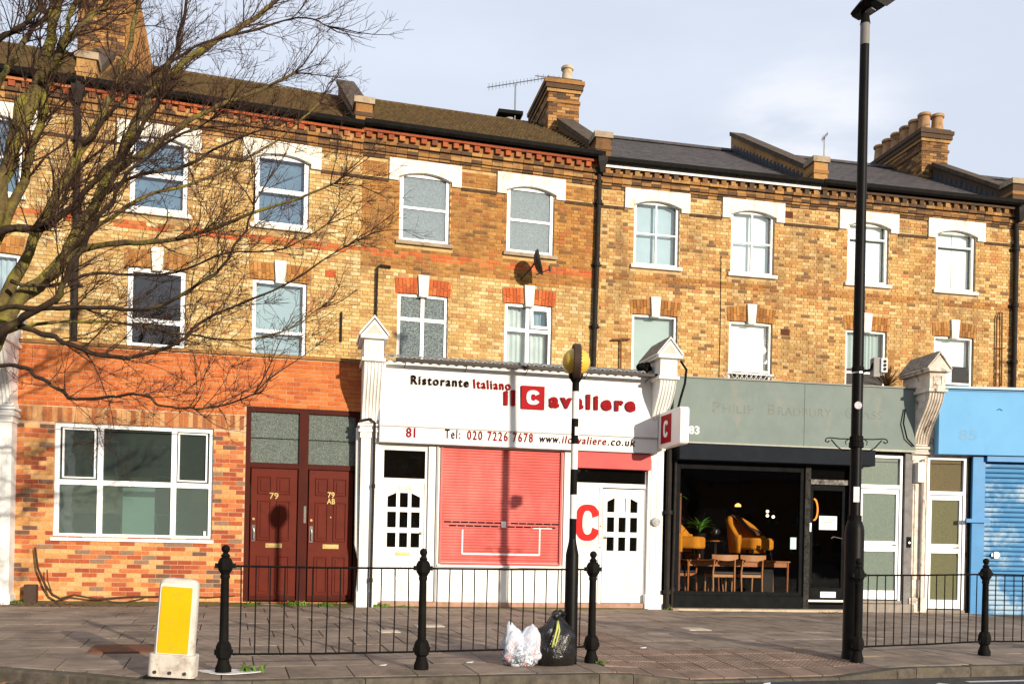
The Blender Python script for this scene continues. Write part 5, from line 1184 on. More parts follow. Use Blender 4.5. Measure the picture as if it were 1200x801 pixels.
def dining_chair(label, u, y, rz, m=TEAKL):
    t = ft83('dining_chair', label, 'chair', u, y, FL, rz, 'teak dining chairs in the shop window')
    sw, sdp, sh, bh = .46, .42, .44, .74
    q = MB(); q.prism_z([(-sw/2+.02, -sdp/2), (sw/2-.02, -sdp/2), (sw/2, sdp/2), (-sw/2, sdp/2)], sh-.02, sh+.03); q.build('seat', LEATH, t, bevel=.012)
    q = MB(); q.box(-sw/2+.03, sw/2-.03, -sdp/2-.0, -sdp/2+.03, sh-.08, sh-.025); q.box(-sw/2+.03, sw/2-.03, sdp/2-.03, sdp/2, sh-.08, sh-.025); q.box(-sw/2+.0, -sw/2+.03, -sdp/2, sdp/2, sh-.08, sh-.025); q.box(sw/2-.03, sw/2, -sdp/2, sdp/2, sh-.08, sh-.025); q.build('seat_rail', m, t, bevel=.005)
    for s in (-1, 1):
        q = MB(); q.tube([(s*(sw/2-.02), -sdp/2-.03, 0), (s*(sw/2-.015), -sdp/2, sh), (s*(sw/2-.03), -sdp/2-.05, bh)], [.014, .020, .014], 8); q.build('leg', m, t, smooth=True)
        q = MB(); q.tube([(s*(sw/2-.02), sdp/2, 0), (s*(sw/2-.02), sdp/2-.02, sh)], [.013, .019], 8); q.build('leg', m, t, smooth=True)
    # curved yoke backrest (back towards the street)
    q = MB(); n = 10; V = []
    for i in range(n+1):
        s = i/n*2-1; x = s*(sw/2+.03); yb = -sdp/2-.05 - .05*(1-s*s); h = .045+.035*(1-s*s)*.6; zc = bh + .02*s*s
        V += [(x, yb-.012, zc-h), (x, yb+.012, zc-h), (x, yb+.018, zc+h*.7), (x, yb-.008, zc+h*.7)]
    F = []
    for i in range(n):
        for k in range(4): F.append((4*i+k, 4*i+(k+1) % 4, 4*i+4+(k+1) % 4, 4*i+4+k))
    F += [(0,1,2,3), (4*n, 4*n+3, 4*n+2, 4*n+1)]
    q.add(V, F); q.build('backrest', m, t, smooth=True, recalc=True)
    return t
dining_chair('teak dining chair with curved back, left of the pair at the window', 1.45, .62, 0)
dining_chair('teak dining chair with curved back, right of the pair at the window', 2.00, .62, .04)
dining_chair('teak dining chair turned sideways at the left end of the window table', .86, 1.15, PI/2+.2, TEAK)
dining_chair('teak dining chair turned sideways under the right end of the window table', 2.62, 1.35, -PI/2-.3, TEAK)
def armchair(label, u, y, rz, throw=False):
    t = ft83('armchair', label, 'armchair', u, y, 1.04, rz, 'mustard tub armchairs on the table')
    q = MB(); q.prism_z([(x, y-.06) for x, y in rounded(.58, .60, .12)], .20, .43); q.build('seat', VELV, t, bevel=.045, recalc=True)
    # wrapping tub back and sloping arms: one thick curved shell
    n = 26; V = []; F = []; m_ = 8
    for i in range(n+1):
        k = i/n; a = PI*(-.06 + 1.12*k); s = max(math.sin(a), 0); hgt = .47 + .39*s**.75
        ca = math.cos(a); sa = math.sin(a); ro, ri = .37, .30; th = 1.0 if 0 < i < n else .8
        yo = -.02 + .34*sa; yi = -.02 + .26*sa; lean = .07*s
        V += [(ro*ca, yo, .14), (ro*ca*1.03, yo+lean*.5, hgt*.55), (ro*ca*1.07, yo+lean, hgt-.05), (ro*ca*1.05, yo+lean*1.1, hgt-.01), ((ro+ri)/2*ca*1.05, (yo+yi)/2+lean, hgt+.012), (ri*ca*1.05, yi+lean*.9, hgt-.01), (ri*ca, yi+lean*.3, hgt*.6), (ri*ca, yi, .36)]
    for i in range(n):
        for k in range(m_-1): F.append((i*m_+k, i*m_+k+1, (i+1)*m_+k+1, (i+1)*m_+k))
    F += [tuple(range(m_)), tuple(n*m_+k for k in range(m_))[::-1]]
    q = MB(); q.add(V, F); q.build('tub_back', VELV, t, smooth='all', recalc=True)
    for sx in (-1, 1):
        for yy in (-.26, .20): q = MB(); q.tube([(sx*.25, yy, .20), (sx*.28, yy*1.1, 0)], [.018, .011], 7); q.build('leg', BLACKD, t)
    if throw:
        q = MB(); V = []; k = 8
        for i in range(k+1):
            s = i/k; 
            V += [(-.14+.20*s, .30-.36*s, .86-.40*s+.03*math.sin(s*9)), (.10+.22*s, .34-.42*s, .86-.40*s+.03*math.cos(s*7))]
        q.add(V, [(2*i, 2*i+1, 2*i+3, 2*i+2) for i in range(k)]); o = q.build('throw', VELVD, t, smooth='all'); sm = o.modifiers.new('s', 'SOLIDIFY'); sm.thickness = .02
    t.scale = (1.28 if throw else 1.16, 1.1, 1.04); return t
armchair('mustard velvet tub armchair half hidden at the left edge of the shop window', .88, 1.12, 1.0)
armchair('mustard velvet tub armchair with a brown throw on the right of the window table', 2.28, 1.20, .62, True)
# pedestal with glass globe clock
t = ft83('pedestal_table', 'small round black pedestal table between the armchairs', 'table', 1.68, 1.45, 1.04); q = MB(); q.lathe([(.20, .36), (.20, .385)], n=20); q.build('tabletop', TEAK, t); q = MB(); q.lathe([(.13, 0), (.05, .03), (.028, .1), (.028, .36)], n=10); q.build('pedestal', mat('grey metal stem', (.25, .22, .2), None, 5, .4), t, smooth=True)
t = ft83('mantel_clock', 'grey round clock ornament standing on the small pedestal table', 'clock', 1.68, 1.45, 1.425); q = MB(); q.sphere((0, 0, .16), .105, 16, 10); q.lathe([(.07, 0), (.05, .03), (.02, .06)], n=12); q.build('case', mat('dark pewter', (.12, .12, .12), (.08, .08, .08), 20, .3, metal=.7), t, smooth=True)
q = MB(); q.lathe([(.05, 0), (.05, .012)], n=16); q.v = [(x, -.112-z, .17+y) for x, y, z in q.v]; q.build('dial', mat('grey dial', (.18, .18, .17), (.10, .10, .10), 40, .4), t)
# plant
t = ft83('potted_plant', 'green strap leaved plant behind the left mustard armchair', 'plant', 1.34, 1.45, 1.04); q = MB(); q.lathe([(.09, 0), (.13, .52), (.12, .52)], n=14); q.build('pot', BLACKD, t, smooth=True)
LEAFG = mat('green leaf', (.10, .26, .035), (.05, .16, .02), 8, .5, objvar=.3)
def strap_leaf(t, base, az, ln, w, droop, m, up=1.2, name='leaf'):
    q = MB(); V = []; n = 7; d = Vector((math.cos(az), math.sin(az), 0)); s = Vector((-math.sin(az), math.cos(az), 0)); p = Vector(base); el = up
    for i in range(n+1):
        k = i/n; ww = w*math.sin(PI*min(.12+k*.9, 1))*.5; V += [tuple(p-s*ww), tuple(p+Vector((0,0,-ww*.5))), tuple(p+s*ww)]
        p = p + (d*math.cos(el)+Vector((0,0,1))*math.sin(el))*ln/n; el -= droop/n
    q.add(V, [(3*i+j, 3*i+j+1, 3*i+3+j+1, 3*i+3+j) for i in range(n) for j in (0, 1)]); return q.build(name, m, t, smooth='all')
for i in range(30): strap_leaf(t, (0, 0, .54), i*2.4+random.random()*.4, random.uniform(.34, .52), .055, random.uniform(1.1, 2.3), LEAFG, random.uniform(.9, 1.45))
t = ft83('wooden_cabinet', 'dark wooden cabinet edge just inside the left of the shop window', 'cabinet', .58, 1.0, FL); q = MB(); q.box(-.13, .13, -.25, .3, 0, 1.95); q.build('carcass', mat('dark red wood', (.16, .05, .022), (.11, .035, .016), 6, .5), t, bevel=.01); q = MB(); q.box(-.10, .10, -.262, -.25, .1, 1.9); q.build('door', mat('dark red wood'  , (.16,.05,.022)), t)
t = ft83('low_stool', 'small brown stool under the middle of the window table', 'stool', 1.72, 1.5, FL); 
for sx in (-1, 1):
    for sy in (-1, 1): q = MB(); q.tube([(sx*.12, sy*.12, 0), (sx*.09, sy*.09, .34)], .014, 6); q.build('leg', TEAK, t)
q = MB(); q.lathe([(.15, .34), (.15, .38)], n=14); q.build('seat', TEAK, t)
t = ft83('potted_plant', 'hanging pale plant at the inner left edge of the shop window', 'plant', .50, .5, 1.9); 
for i in range(9): strap_leaf(t, (0, 0, .25), i*.8, .3, .035, 2.4, LEAFG, 1.1)
q = MB(); q.lathe([(.05, .1), (.07, .26)], n=10); q.build('pot', WPAINT, t)
# lamps that are lit in the dark shop
GLOW = emit('warm lamp glow', (1, .42, .10), 2.2); GLOWW = emit('warm white bulb', (1, .74, .42), 3.0)
t = ft83('pendant_lamp', 'small amber pendant lamp glowing deep in the shop', 'lamp', 2.45, 2.2, 0); q = MB(); q.lathe([(.065, 2.15), (.06, 2.19), (.02, 2.22)], n=12); q.build('shade', GLOW, t, smooth=True); q = MB(); q.tube([(0, 0, 2.23), (0, 0, 2.98)], .005, 4); q.build('cord', BLACKD, t)
t = ft83('cluster_lamp', 'cluster of three small white bulbs deep in the shop', 'lamp', 3.02, 2.0, 0)
for a, b in ((0, 2.06), (0, 1.97), (.13, 1.95)): q = MB(); q.sphere((a, 0, b), .032, 10, 7); q.build('bulb', GLOWW, t, smooth=True)
q = MB(); q.tube([(.03, .02, 2.9), (.03, .02, 1.97), (.13, .02, 1.95)], .006, 4); q.build('stem', BLACKD, t)
t = ft83('ring_lamp', 'orange glowing ring lamp seen through the black shop door', 'lamp', 3.55, 1.0, 2.08); q = MB(); pts = [(.03*math.cos(a)+.0, .10*math.cos(a), .21*math.sin(a)) for a in [-1.5+ 3.0*i/16 for i in range(17)]]; q.tube([(x+.10*math.cos(-1.5+3.0*i/16), y, z) for i, (x, y, z) in enumerate(pts)], .017, 8); q.build('ring', emit('amber ring', (1, .34, .05), 1.3), t, smooth=True)
nt_ = fthing('83', 'window_notice', 'small pale blue notice in the lower right of the shop window', 'notice'); notice(nt_, 'sheet', 2.60, 2.72, 1.28, 1.50, .034, mat('pale blue paper', (.60, .74, .76), None, 2, .8), 0)
t = ft83('blue_box', 'small blue box on a shelf beside the shop door', 'box', 2.62, .9, .95); q = MB(); q.box(-.09, .09, -.05, .05, 0, .06); q.build('box_body', mat('blue card', (.12, .25, .42), None, 3, .7), t)
t = ft83('display_shelf', 'dark low shelf unit right of the window table', 'shelf', 2.62, 1.05, FL); q = MB(); q.box(-.3, .12, .0, .28, 0, .585); q.build('carcass', ROOM, t)

# ---- 85: blue shop
S85 = shop('85', 'blue_shop', 'bright blue shop front with roller shutter down and frosted side door', 'shop')
w85 = body(S85, .02, 5.4, [(.12, .92, .16, 3.10), (1.22, 5.2, .06, 3.06)], z1=4.35, m=OLDPAINT)
q = MB(); q.box(.24, 5.4, -.22, -.02, 3.14, 4.36); fb = q.build('fascia', BLUE, S85, bevel=.006, label='bright sky blue blank fascia')
q = MB(); q.box(.20, 5.4, -.30, .1, 4.375, 4.42); q.build('capping', mat('pale blue capping', (.40, .56, .66), None, 3, .5), fb)
q = MB(); q.box(.22, 5.4, -.24, -.2, 4.345, 4.372); q.build('shadow_gap', BLUEF, fb)  # solid dark blue strip stands in for the shade under the capping
fit_lettering(fb, 'shop_number', '85', .62, .98, 3.42, .19, GHOSTB, -.2205, bold=.02, extrude=.001)
q = MB(); q.tube([(1.35, -.225, 4.0), (1.4, -.225, 4.02), (1.45, -.225, 3.99)], .006, 4); q.build('scratch', BLACKD, fb)
glazed_side_door(S85, .14, .90, .18, 3.10, 2.38, .0, GL_OLV, UPVC, 'white framed door with olive frosted glass between the peeling pilaster and blue shutter', 1.26, 1.44, glassmat('amber transom pane', refl=-.01, rough=.08, opacity=.92, body=(.22, .18, .10), bump=.3))
q = MB(); q.box(.93, .97, -.04, .02, .1, 3.1); q.build('door_post', BLACKD, S85)
q = MB(); q.box(.975, 1.22, -.10, .02, .06, 3.12); q.build('shutter_guide', BLUEF, S85, bevel=.006)
q = MB(); q.box(1.22, 5.2, -.16, .02, 3.03, 3.13); q.build('shutter_box', BLUEF, S85)
ss = MB(); ss.prism_x([(.05, -.046), (.018, -.040), (.004, -.015), (.004, .018), (.02, .036), (.05, .040)][::-1], 1.22, 5.2); ssm = ss.mesh('slat', BLUES)
rs = MB(); rs.box(1.22, 5.2, .05, .07, .06, 3.03); rso = rs.build('roller_shutter', BLUES, S85, label='blue roller shutter with pale cloudy graffiti')
z = .10+.046
while z < 3.02: link('slat', ssm, rso, loc=(0, -.02, z)); z += .094
q = MB(); q.box(1.40, 1.56, -.05, .0, 1.22, 1.28); q.box(1.44, 1.52, -.07, -.05, 1.19, 1.31); q.build('padlock', CHROME, rso)
q = MB(); q.box(.84, 1.30, -.16, -.10, 1.86, 1.93); q.build('shutter_hasp', BLUEF, S85)
q = MB(); q.box(.0, 1.0, -.16, .02, .0, .13); q.build('step', CONC, S85, bevel=.01)

# ---- 77: white shop at the far left
S77 = shop('77', 'white_shop', 'white painted shop front cut off by the left edge of the photo', 'shop')
w77 = body(S77, 0, 5.10, [], z1=4.2, m=WPAINT)
q = MB(); q.box(.1, 5.0, -.12, -.02, 3.1, 4.2); q.build('fascia', WPAINT, S77)
q = MB(); q.box(0, 5.0, -.05, .02, -.1, .8); q.build('stall_riser', mat('mossy rendered riser', (.20, .17, .10), (.13, .13, .06), 6, .9, .5), S77)
for k in range(5): q = MB(); q.box(4.62+k*.07, 4.655+k*.07, -.03, .0, .85, 1.25); q.build('vent_slat', WPAINT, S77)

# roof plants and trellis
t = ft83('spiky_plant', 'spiky reddish yucca growing on the flat roof behind the grey green fascia', 'plant', 4.60, .22, 4.32)
for i in range(34): strap_leaf(t, (0, 0, .12), i*2.4, random.uniform(.34, .60), .034, random.uniform(.1, .5), mat('reddish dry leaf', (.20, .09, .035), (.12, .06, .02), 8, .6), random.uniform(.25, 1.4))
t = wallthing(3, 'trellis', 'white crossed trellis across the foot of the first floor blind window', 'trellis')
n = 9
for s in (-1, 1):
    for k in range(n): x = 3.12 + k*.115; q = MB(); q.tube([(x if s > 0 else x+.0, -.02-.006*s, 4.95), (x+s*.22, -.02-.006*s, 5.24)], .007, 4); q.build('lath', WOODW, t)
q = MB(); q.box(3.05, 4.18, -.035, -.02, 5.22, 5.25); q.build('rail', WOODW, t)

# ------------------------------------------------------------------ railings, posts, beacon, lamp post
POSTS = [(-2.69, 8.89), (-.88, 9.43), (.88, 10.20), (4.03, 10.98), (5.88, 11.72), (7.7, 12.15)]
def post(i, label):
    x, y = POSTS[i]; t = thing('railing_post', label, 'post', (x, y, gz(x, y)), .3, 'black cast iron railing posts along the kerb')
    q = MB(); q.lathe([(.075, 0), (.075, .05), (.058, .09), (.050, .13)], n=12); q.build('base', BLACKD, t, smooth=True)
    q = MB(); q.lathe([(.05, .13), (.072, .15), (.078, .19), (.078, .24), (.066, .275), (.045, .30)], n=8, rot=PI/8); q.box(-.085, .085, -.02, .02, .17, .22); q.build('lower_collar', BLACKD, t)
    q = MB(); q.lathe([(.044, .30), (.040, .55), (.037, .88), (.045, .90), (.045, .915), (.037, .93)], n=12); q.build('shaft', BLACKD, t, smooth=True)
    q = MB(); q.lathe([(.038, .92), (.055, .95), (.070, .97), (.072, 1.04), (.058, 1.07), (.036, 1.09)], n=8, rot=PI/8); q.box(-.095, .095, -.022, .022, .985, 1.03); q.build('upper_collar', BLACKD, t)
    q = MB(); q.lathe([(.036, 1.09), (.045, 1.10), (.028, 1.12), (.022, 1.135)], n=12); q.sphere((0, 0, 1.165), .040, 12, 8); q.build('ball_finial', BLACKD, t, smooth=True)
for i, lb in enumerate(('black railing post standing on a white paint blob beside the yellow and white bollard', 'black railing post in front of the white restaurant door, between two railing panels', 'black railing post just right of the striped beacon and bin bags', 'black railing post standing against the tall lamp post', 'black railing post in front of the blue roller shutter', 'black railing post beyond the right edge of the photo')): post(i, lb)
def panel(i, label):
    (x0, y0), (x1, y1) = POSTS[i], POSTS[i+1]; a = Vector((x0, y0, gz(x0, y0))); b = Vector((x1, y1, gz(x1, y1))); L_ = (b-a).length; d = (b-a)/L_
    t = thing('street_railing', label, 'railing', a, 0, 'black railing panels between the posts'); q = MB()
    A = d*.08; B = d*(L_-.08)
    q.tube([A+Vector((0,0,1.005)), d*L_*.5+Vector((0,0,1.0)), B+Vector((0,0,1.005))], .0115, 6); q.build('top_rail', BLACKD, t)
    q = MB(); q.tube([A+Vector((0,0,.175)), d*L_*.5+Vector((0,0,.17)), B+Vector((0,0,.175))], .0115, 6); q.build('bottom_rail', BLACKD, t)
    n = round((L_-.16)/.135)
    for k in range(n):
        s = .08 + (L_-.16)*(k+.5)/n + random.uniform(-.004, .004); jx = random.uniform(-.007, .007); q = MB(); q.tube([d*s+Vector((0,0,.17)), d*(s+jx)+Vector((0, random.uniform(-.006, .006), .6)), d*s+Vector((0,0,1.005))], .0068, 5); q.build('bar', BLACKD, t)
panel(0, 'black railing panel in front of the red doors and white restaurant door'); panel(1, 'black railing panel behind the white bag, in front of the red shutter'); panel(3, 'black railing panel in front of the two frosted glass doors'); panel(4, 'black railing panel at the right edge in front of the blue shutter')
b = MB(); pts = [(.28*math.cos(a)*(1+.18*math.sin(a*3)), .16*math.sin(a)*(1+.2*math.cos(a*4))) for a in [2*PI*k/22 for k in range(22)]]
b.prism_z(pts, 0.001, .006); o = b.build('paint_blob', mat('spilt white paint', (.78, .78, .76), (.62, .60, .57), 8, .5), None, recalc=True); o.location = (-2.66, 8.93, gz(-2.66, 8.93)+.003); tag(o, 'white paint blob around the foot of the leftmost railing post', 'paint')

# striped beacon
bx, by = .645, 10.10; t = thing('crossing_beacon', 'black and white striped crossing beacon with a yellow globe, behind the railing', 'beacon', (bx, by, gz(bx, by)), .2)
q = MB(); q.lathe([(.072, 0), (.070, 1.16), (.062, 1.20), (.045, 1.28), (.038, 1.33)], n=18); q.build('sleeve', BLACKP, t, smooth=True)
BW = mat('white pole band', (.78, .78, .76), (.62, .61, .58), 4, .5)
z = 1.33
for k, (a, c) in enumerate(((1.30, 1.545), (1.545, 1.80), (1.80, 2.07), (2.07, 2.34), (2.34, 2.61), (2.61, 2.90), (2.90, 3.06))):
    q = MB(); q.lathe([(.038, a), (.038, c)], n=16); q.build('pole_band', BLACKD if k % 2 == 0 else BW, t, smooth=True)
YG = mat('yellow globe plastic', (.66, .42, .05), (.60, .38, .05), 3, .3, spec=.5)
q = MB(); q.sphere((0, 0, 3.215), .150, 22, 14); q.build('globe', YG, t, smooth='all')
q = MB(); n = 28; V = []; F = []
for i in range(n):
    a = 2*PI*i/n
    for (r, x) in ((.148, -.035), (.195, -.035), (.195, .035), (.148, .035)): V.append((x, r*math.cos(a), 3.215+r*math.sin(a)))
for i in range(n):
    for k in range(4): j = (i+1) % n; F.append((4*i+k, 4*i+(k+1) % 4, 4*j+(k+1) % 4, 4*j+k))
q.add(V, F); rg = q.build('light_ring', mat('dark brown plastic', (.05, .03, .022), None, 5, .5), t, recalc=True); 
q = MB()
for i in range(30):
    a = 2*PI*i/30
    for x in (-.037, .037): q.sphere((x, .172*math.cos(a), 3.215+.172*math.sin(a)), .010, 6, 4)
q.build('light_dots', mat('amber light dot', (.30, .10, .04), None, 5, .3), rg, kind='stuff')
rg.rotation_euler = (0, 0, -.15)
q = MB(); q.lathe([(.04, 3.0), (.075, 3.05), (.08, 3.09)], n=14); q.build('globe_seat', BLACKD, t)
q = MB(); q.box(-.012, .03, -.052, -.036, 2.43, 2.52); q.build('sticker', BW, t)

# tall lamp post
lx, ly = 4.06, 11.22; t = thing('lamp_post', 'tall black street lamp post with flat lamp head, in front of the dark furniture shop', 'lamp post', (lx, ly, gz(lx, ly)), 0)
q = MB(); q.lathe([(.125, 0), (.118, .05), (.112, .10), (.112, 1.50), (.105, 1.56), (.085, 1.62), (.066, 1.66)], n=20); q.build('sleeve', BLACKP, t, smooth=True)
q = MB(); q.lathe([(.066, 1.64), (.064, 3.6), (.058, 5.4), (.052, 7.54)], n=18); q.build('pole', BLACKP, t, smooth=True)
q = MB(); q.lathe([(.053, 7.27), (.053, 7.54)], n=18); q.v = [(x*1.02, y*1.02, z) for x, y, z in q.v]; q.build('grey_band', mat('grey band', (.20, .19, .17), None, 3, .5), t, smooth=True)
for z, r in ((2.53, .085), (2.60, .078), (3.42, .072), (1.66, .08)):
    q = MB(); q.lathe([(r*.9, z-.035), (r, z-.03), (r, z+.03), (r*.9, z+.035)], n=16); q.build('collar', BLACKD, t)
q = MB(); q.lathe([(.070, 3.375), (.070, 3.39)], n=16); q.build('steel_strap', CHROME, t)
for s in (-1, 1):
    q = MB(); q.tube([(s*.06, 0, 2.60), (s*.20, 0, 2.60), (s*.32, 0, 2.61), (s*.36, 0, 2.60), (s*.37, 0, 2.57), (s*.34, 0, 2.555), (s*.32, 0, 2.575)], .0075, 6)
    q.tube([(s*.30, 0, 2.59), (s*.22, 0, 2.50), (s*.15, 0, 2.46), (s*.09, 0, 2.47)], .0075, 6); q.tube([(s*.09, 0, 2.60), (s*.13, 0, 2.57), (s*.12, 0, 2.53)], .006, 5); q.build('basket_arm', BLACKD, t)
q = MB(); q.lathe([(.066, 0), (.066, .14)], n=16); V = [v for v in q.v]; q = MB(); q.box(-.045, .025, -.070, -.064, 1.85, 2.03); q.build('label_sticker', mat('pale sticker', (.72, .70, .68), (.55, .52, .52), 30, .5), t)
q = MB(); q.lathe([(.045, 0), (.045, .006)], n=18); q.v = [(x-.012, -.066-z, 2.99+y) for x, y, z in q.v]; st = q.build('round_sticker', mat('purple grey sticker', (.32, .27, .33), (.62, .60, .62), 40, .5), t)
q = MB(); q.tube([(.05, 0, 3.40), (.14, -.03, 3.42), (.17, -.03, 3.50)], .016, 7); q.build('camera_bracket', BLACKD, t)
q = MB(); q.box(.16, .24, -.07, .05, 3.33, 3.56); q.build('camera_housing', mat('grey plastic housing', (.30, .29, .27), None, 5, .5), t, bevel=.006)
q = MB(); q.box(.24, .32, -.09, .06, 3.38, 3.55); cbx = q.build('sensor_box', mat('white sensor box', (.72, .72, .70), None, 4, .4), t, bevel=.008)
for k in range(3): q = MB(); q.lathe([(.018, 0), (.018, .006)], n=10); q.v = [(.285+x, -.091-z, 3.42+k*.045+y) for x, y, z in q.v]; q.build('lens', BLACKP, cbx)
# head: flat tapering lantern tipped up towards the road
q = MB(); q.lathe([(.060, 7.52), (.050, 7.58), (.045, 7.68)], n=14); q.build('spigot', BLACKD, t, smooth=True)
hd = MB(); T = []
for s, wd, zt_, zb_ in ((-.14, .10, .045, -.035), (0, .15, .07, -.05), (.30, .19, .085, -.055), (.62, .18, .075, -.045), (.80, .12, .045, -.02)):
    T += [(s, -wd, (zt_+zb_)/2-.01), (s, -wd*.6, zb_), (s, wd*.6, zb_), (s, wd, (zt_+zb_)/2-.01), (s, wd*.6, zt_), (s, -wd*.6, zt_)]
F = []
for i in range(4):
    for k in range(6): F.append((6*i+k, 6*i+(k+1) % 6, 6*i+6+(k+1) % 6, 6*i+6+k))
F += [tuple(range(6))[::-1], tuple(24+k for k in range(6))]
hd.add(T, F); h = hd.build('lamp_head', BLACKP, t, recalc=True); h.location = (0, 0, 7.70); h.rotation_euler = (0, -.20, -.95)
q = MB(); q.box(.20, .66, -.11, .11, -.066, -.053); q.build('lens', mat('pale lamp glass', (.45, .44, .40), (.38, .37, .33), 6, .25), h)
q = MB(); q.box(-.02, .10, -.04, .04, -.075, -.045); q.build('latch', LEADL, h)

# guard bollard
x, y = -3.06, 8.60; t = thing('guard_bollard', 'white plastic guard bollard with a yellow panel, leaning beside the kerb', 'bollard', (x, y, gz(x, y)), .10)
WPL = mat('milky white plastic', (.56, .52, .46), (.48, .44, .39), 3, .5, .05, 30, stain=(.26, .20, .15), stain_scale=5, stain_lo=.54, stain_hi=.72)
q = MB(); V = []; secs = ((-.205, .105, .0), (-.205, .105, .04), (-.19, .095, .22))
q.prism_z([(a, b*1.15) for a, b in rounded(.41, .20, .05)], 0, .215); q.build('base_skirt', WPL, t, bevel=.012, recalc=True)
q = MB(); prof = rounded(.355, .155, .055)
V = []; F = []; n = len(prof)
for z, s in ((.20, 1.0), (.50, .985), (.82, .965), (.865, .93), (.89, .80), (.90, .45)):
    for a, b in prof: V.append((a*s, b*s*(1 if z < .86 else s), z))
for i in range(5):
    for k in range(n): F.append((i*n+k, i*n+(k+1) % n, (i+1)*n+(k+1) % n, (i+1)*n+k))
F.append(tuple(5*n+k for k in range(n))); q.add(V, F); bd = q.build('shell', WPL, t, smooth=True, recalc=True)
q = MB(); q.prism_y([(a*.745, .525+b) for a, b in rounded(.355, .60, .012)], -.088, -.070); q.build('yellow_panel', mat('bright yellow panel', (.74, .40, .006), (.66, .35, .006), 3, .4, stain=(.50, .28, .03), stain_scale=6, stain_lo=.55, stain_hi=.75), bd, recalc=True)
q = MB(); q.prism_y([(a*.84, .525+b) for a, b in rounded(.355, .66, .03)], -.0785, -.070); q.build('panel_surround', mat('milky panel surround', (.62, .61, .58), (.55, .54, .51), 3, .3), bd, recalc=True)
for k in (-.13, 0, .13): q = MB(); q.lathe([(.017, 0), (.017, .012)], n=8); q.v = [(k+x, -.118-z, .055+y) for x, y, z in q.v]; q.build('bolt', CHROME, t)
q = MB(); q.box(-.225, .225, -.135, .135, -.01, .012); q.build('foot_plate', BLACKD, t)
t.rotation_euler = (.02, .062, .10)

# rubbish bags
from mathutils import noise
def bag(parent, name, m, rx, ry, rz_, seed, top=0.0, hump=0.0, amp=.08, n=40, k=26, flat=.35):
    V = []; F = []
    for i in range(k+1):
        ph = PI*i/k
        for j in range(n):
            th = 2*PI*j/n; d = Vector((math.sin(ph)*math.cos(th), math.sin(ph)*math.sin(th), -math.cos(ph)))
            s = 1 + amp*(noise.noise(d*1.6+Vector((seed, 0, 0)))*1.4 + .6*noise.noise(d*4+Vector((seed, 3, 0))) + .35*abs(noise.noise(d*9+Vector((0, seed, 0)))) + .22*noise.noise(Vector((math.cos(th)*7, math.sin(th)*7, d.z*2+seed))))
            z = d.z
            p = Vector((d.x*rx*s, d.y*ry*s, d.z*rz_*s))
            if z > .35: q_ = (z-.35)/.65; p.x *= 1-.55*q_*q_*top; p.y *= 1-.55*q_*q_*top; p.z += top*.10*q_*q_
            if z > 0: p.z += hump*(z**.7)*(abs(math.sin(1.9*d.x))**1.3 + .15*noise.noise(d*5)) ; p.y *= 1-.45*min(1, hump*6)*z
            p.z = max(p.z, -rz_*.78); V.append((p.x, p.y, p.z + rz_*.78))
    for i in range(k):
        for j in range(n): F.append((i*n+j, i*n+(j+1) % n, (i+1)*n+(j+1) % n, (i+1)*n+j))
    q = MB(); q.add(V, F); return q.build(name, m, parent, smooth='all')
BAGB, t_, b_ = nodes_of('crinkled black plastic'); b_.inputs['Base Color'].default_value = (.012, .011, .011, 1); b_.inputs['Roughness'].default_value = .28
def crinkle(t_, b_, sc, st):
    g_ = t_.nodes.new('ShaderNodeNewGeometry'); v = t_.nodes.new('ShaderNodeTexVoronoi'); v.inputs['Scale'].default_value = sc; n_ = t_.nodes.new('ShaderNodeTexNoise'); n_.inputs['Scale'].default_value = sc*1.7; n_.inputs['Detail'].default_value = 6; n_.inputs['Distortion'].default_value = 1.5
    a_ = t_.nodes.new('ShaderNodeMath'); a_.operation = 'ADD'; t_.links.new(g_.outputs['Position'], v.inputs['Vector']); t_.links.new(g_.outputs['Position'], n_.inputs['Vector']); t_.links.new(v.outputs['Distance'], a_.inputs[0]); t_.links.new(n_.outputs['Fac'], a_.inputs[1])
    p_ = t_.nodes.new('ShaderNodeBump'); p_.inputs['Strength'].default_value = st; p_.inputs['Distance'].default_value = .03; t_.links.new(a_.outputs[0], p_.inputs['Height']); t_.links.new(p_.outputs[0], b_.inputs['Normal'])
crinkle(t_, b_, 9, .55)
bx2, by2 = .47, 9.98; t = thing('bin_bag', 'black plastic bin bag with a yellow green tie leaning on the beacon', 'rubbish bag', (bx2, by2, gz(bx2, by2)), .2)
bag(t, 'sack', BAGB, .235, .20, .26, 3.3, top=1.0, amp=.13)
q = MB(); q.tube([(-.02, -.05, .47), (.0, -.06, .52), (.05, -.03, .56), (.10, .0, .54), (.06, .02, .50)], [.03, .035, .03, .025, .02], 8); q.build('knot', BAGB, t, smooth='all')
TIE = mat('yellow green tie', (.50, .52, .14), (.40, .42, .10), 10, .5)
q = MB(); q.tube([(.0, -.13, .47), (-.03, -.20, .38), (-.07, -.235, .27), (-.085, -.24, .21)], [.012, .011, .010, .008], 6); q.tube([(.0, -.13, .47), (.0, -.20, .38), (-.035, -.235, .28), (-.05, -.24, .22), (-.08, -.24, .27)], [.010, .010, .009, .008, .006], 6); q.build('tie', TIE, t, smooth='all')
m, t_, b_ = nodes_of('thin white carrier plastic'); tn = t_.nodes.new('ShaderNodeNewGeometry'); no = t_.nodes.new('ShaderNodeTexNoise'); no.inputs['Scale'].default_value = 9; no.inputs['Detail'].default_value = 3; no.inputs['Distortion'].default_value = 1
sep = t_.nodes.new('ShaderNodeSeparateXYZ'); t_.links.new(tn.outputs['Position'], no.inputs['Vector']); t_.links.new(tn.outputs['Position'], sep.inputs[0])
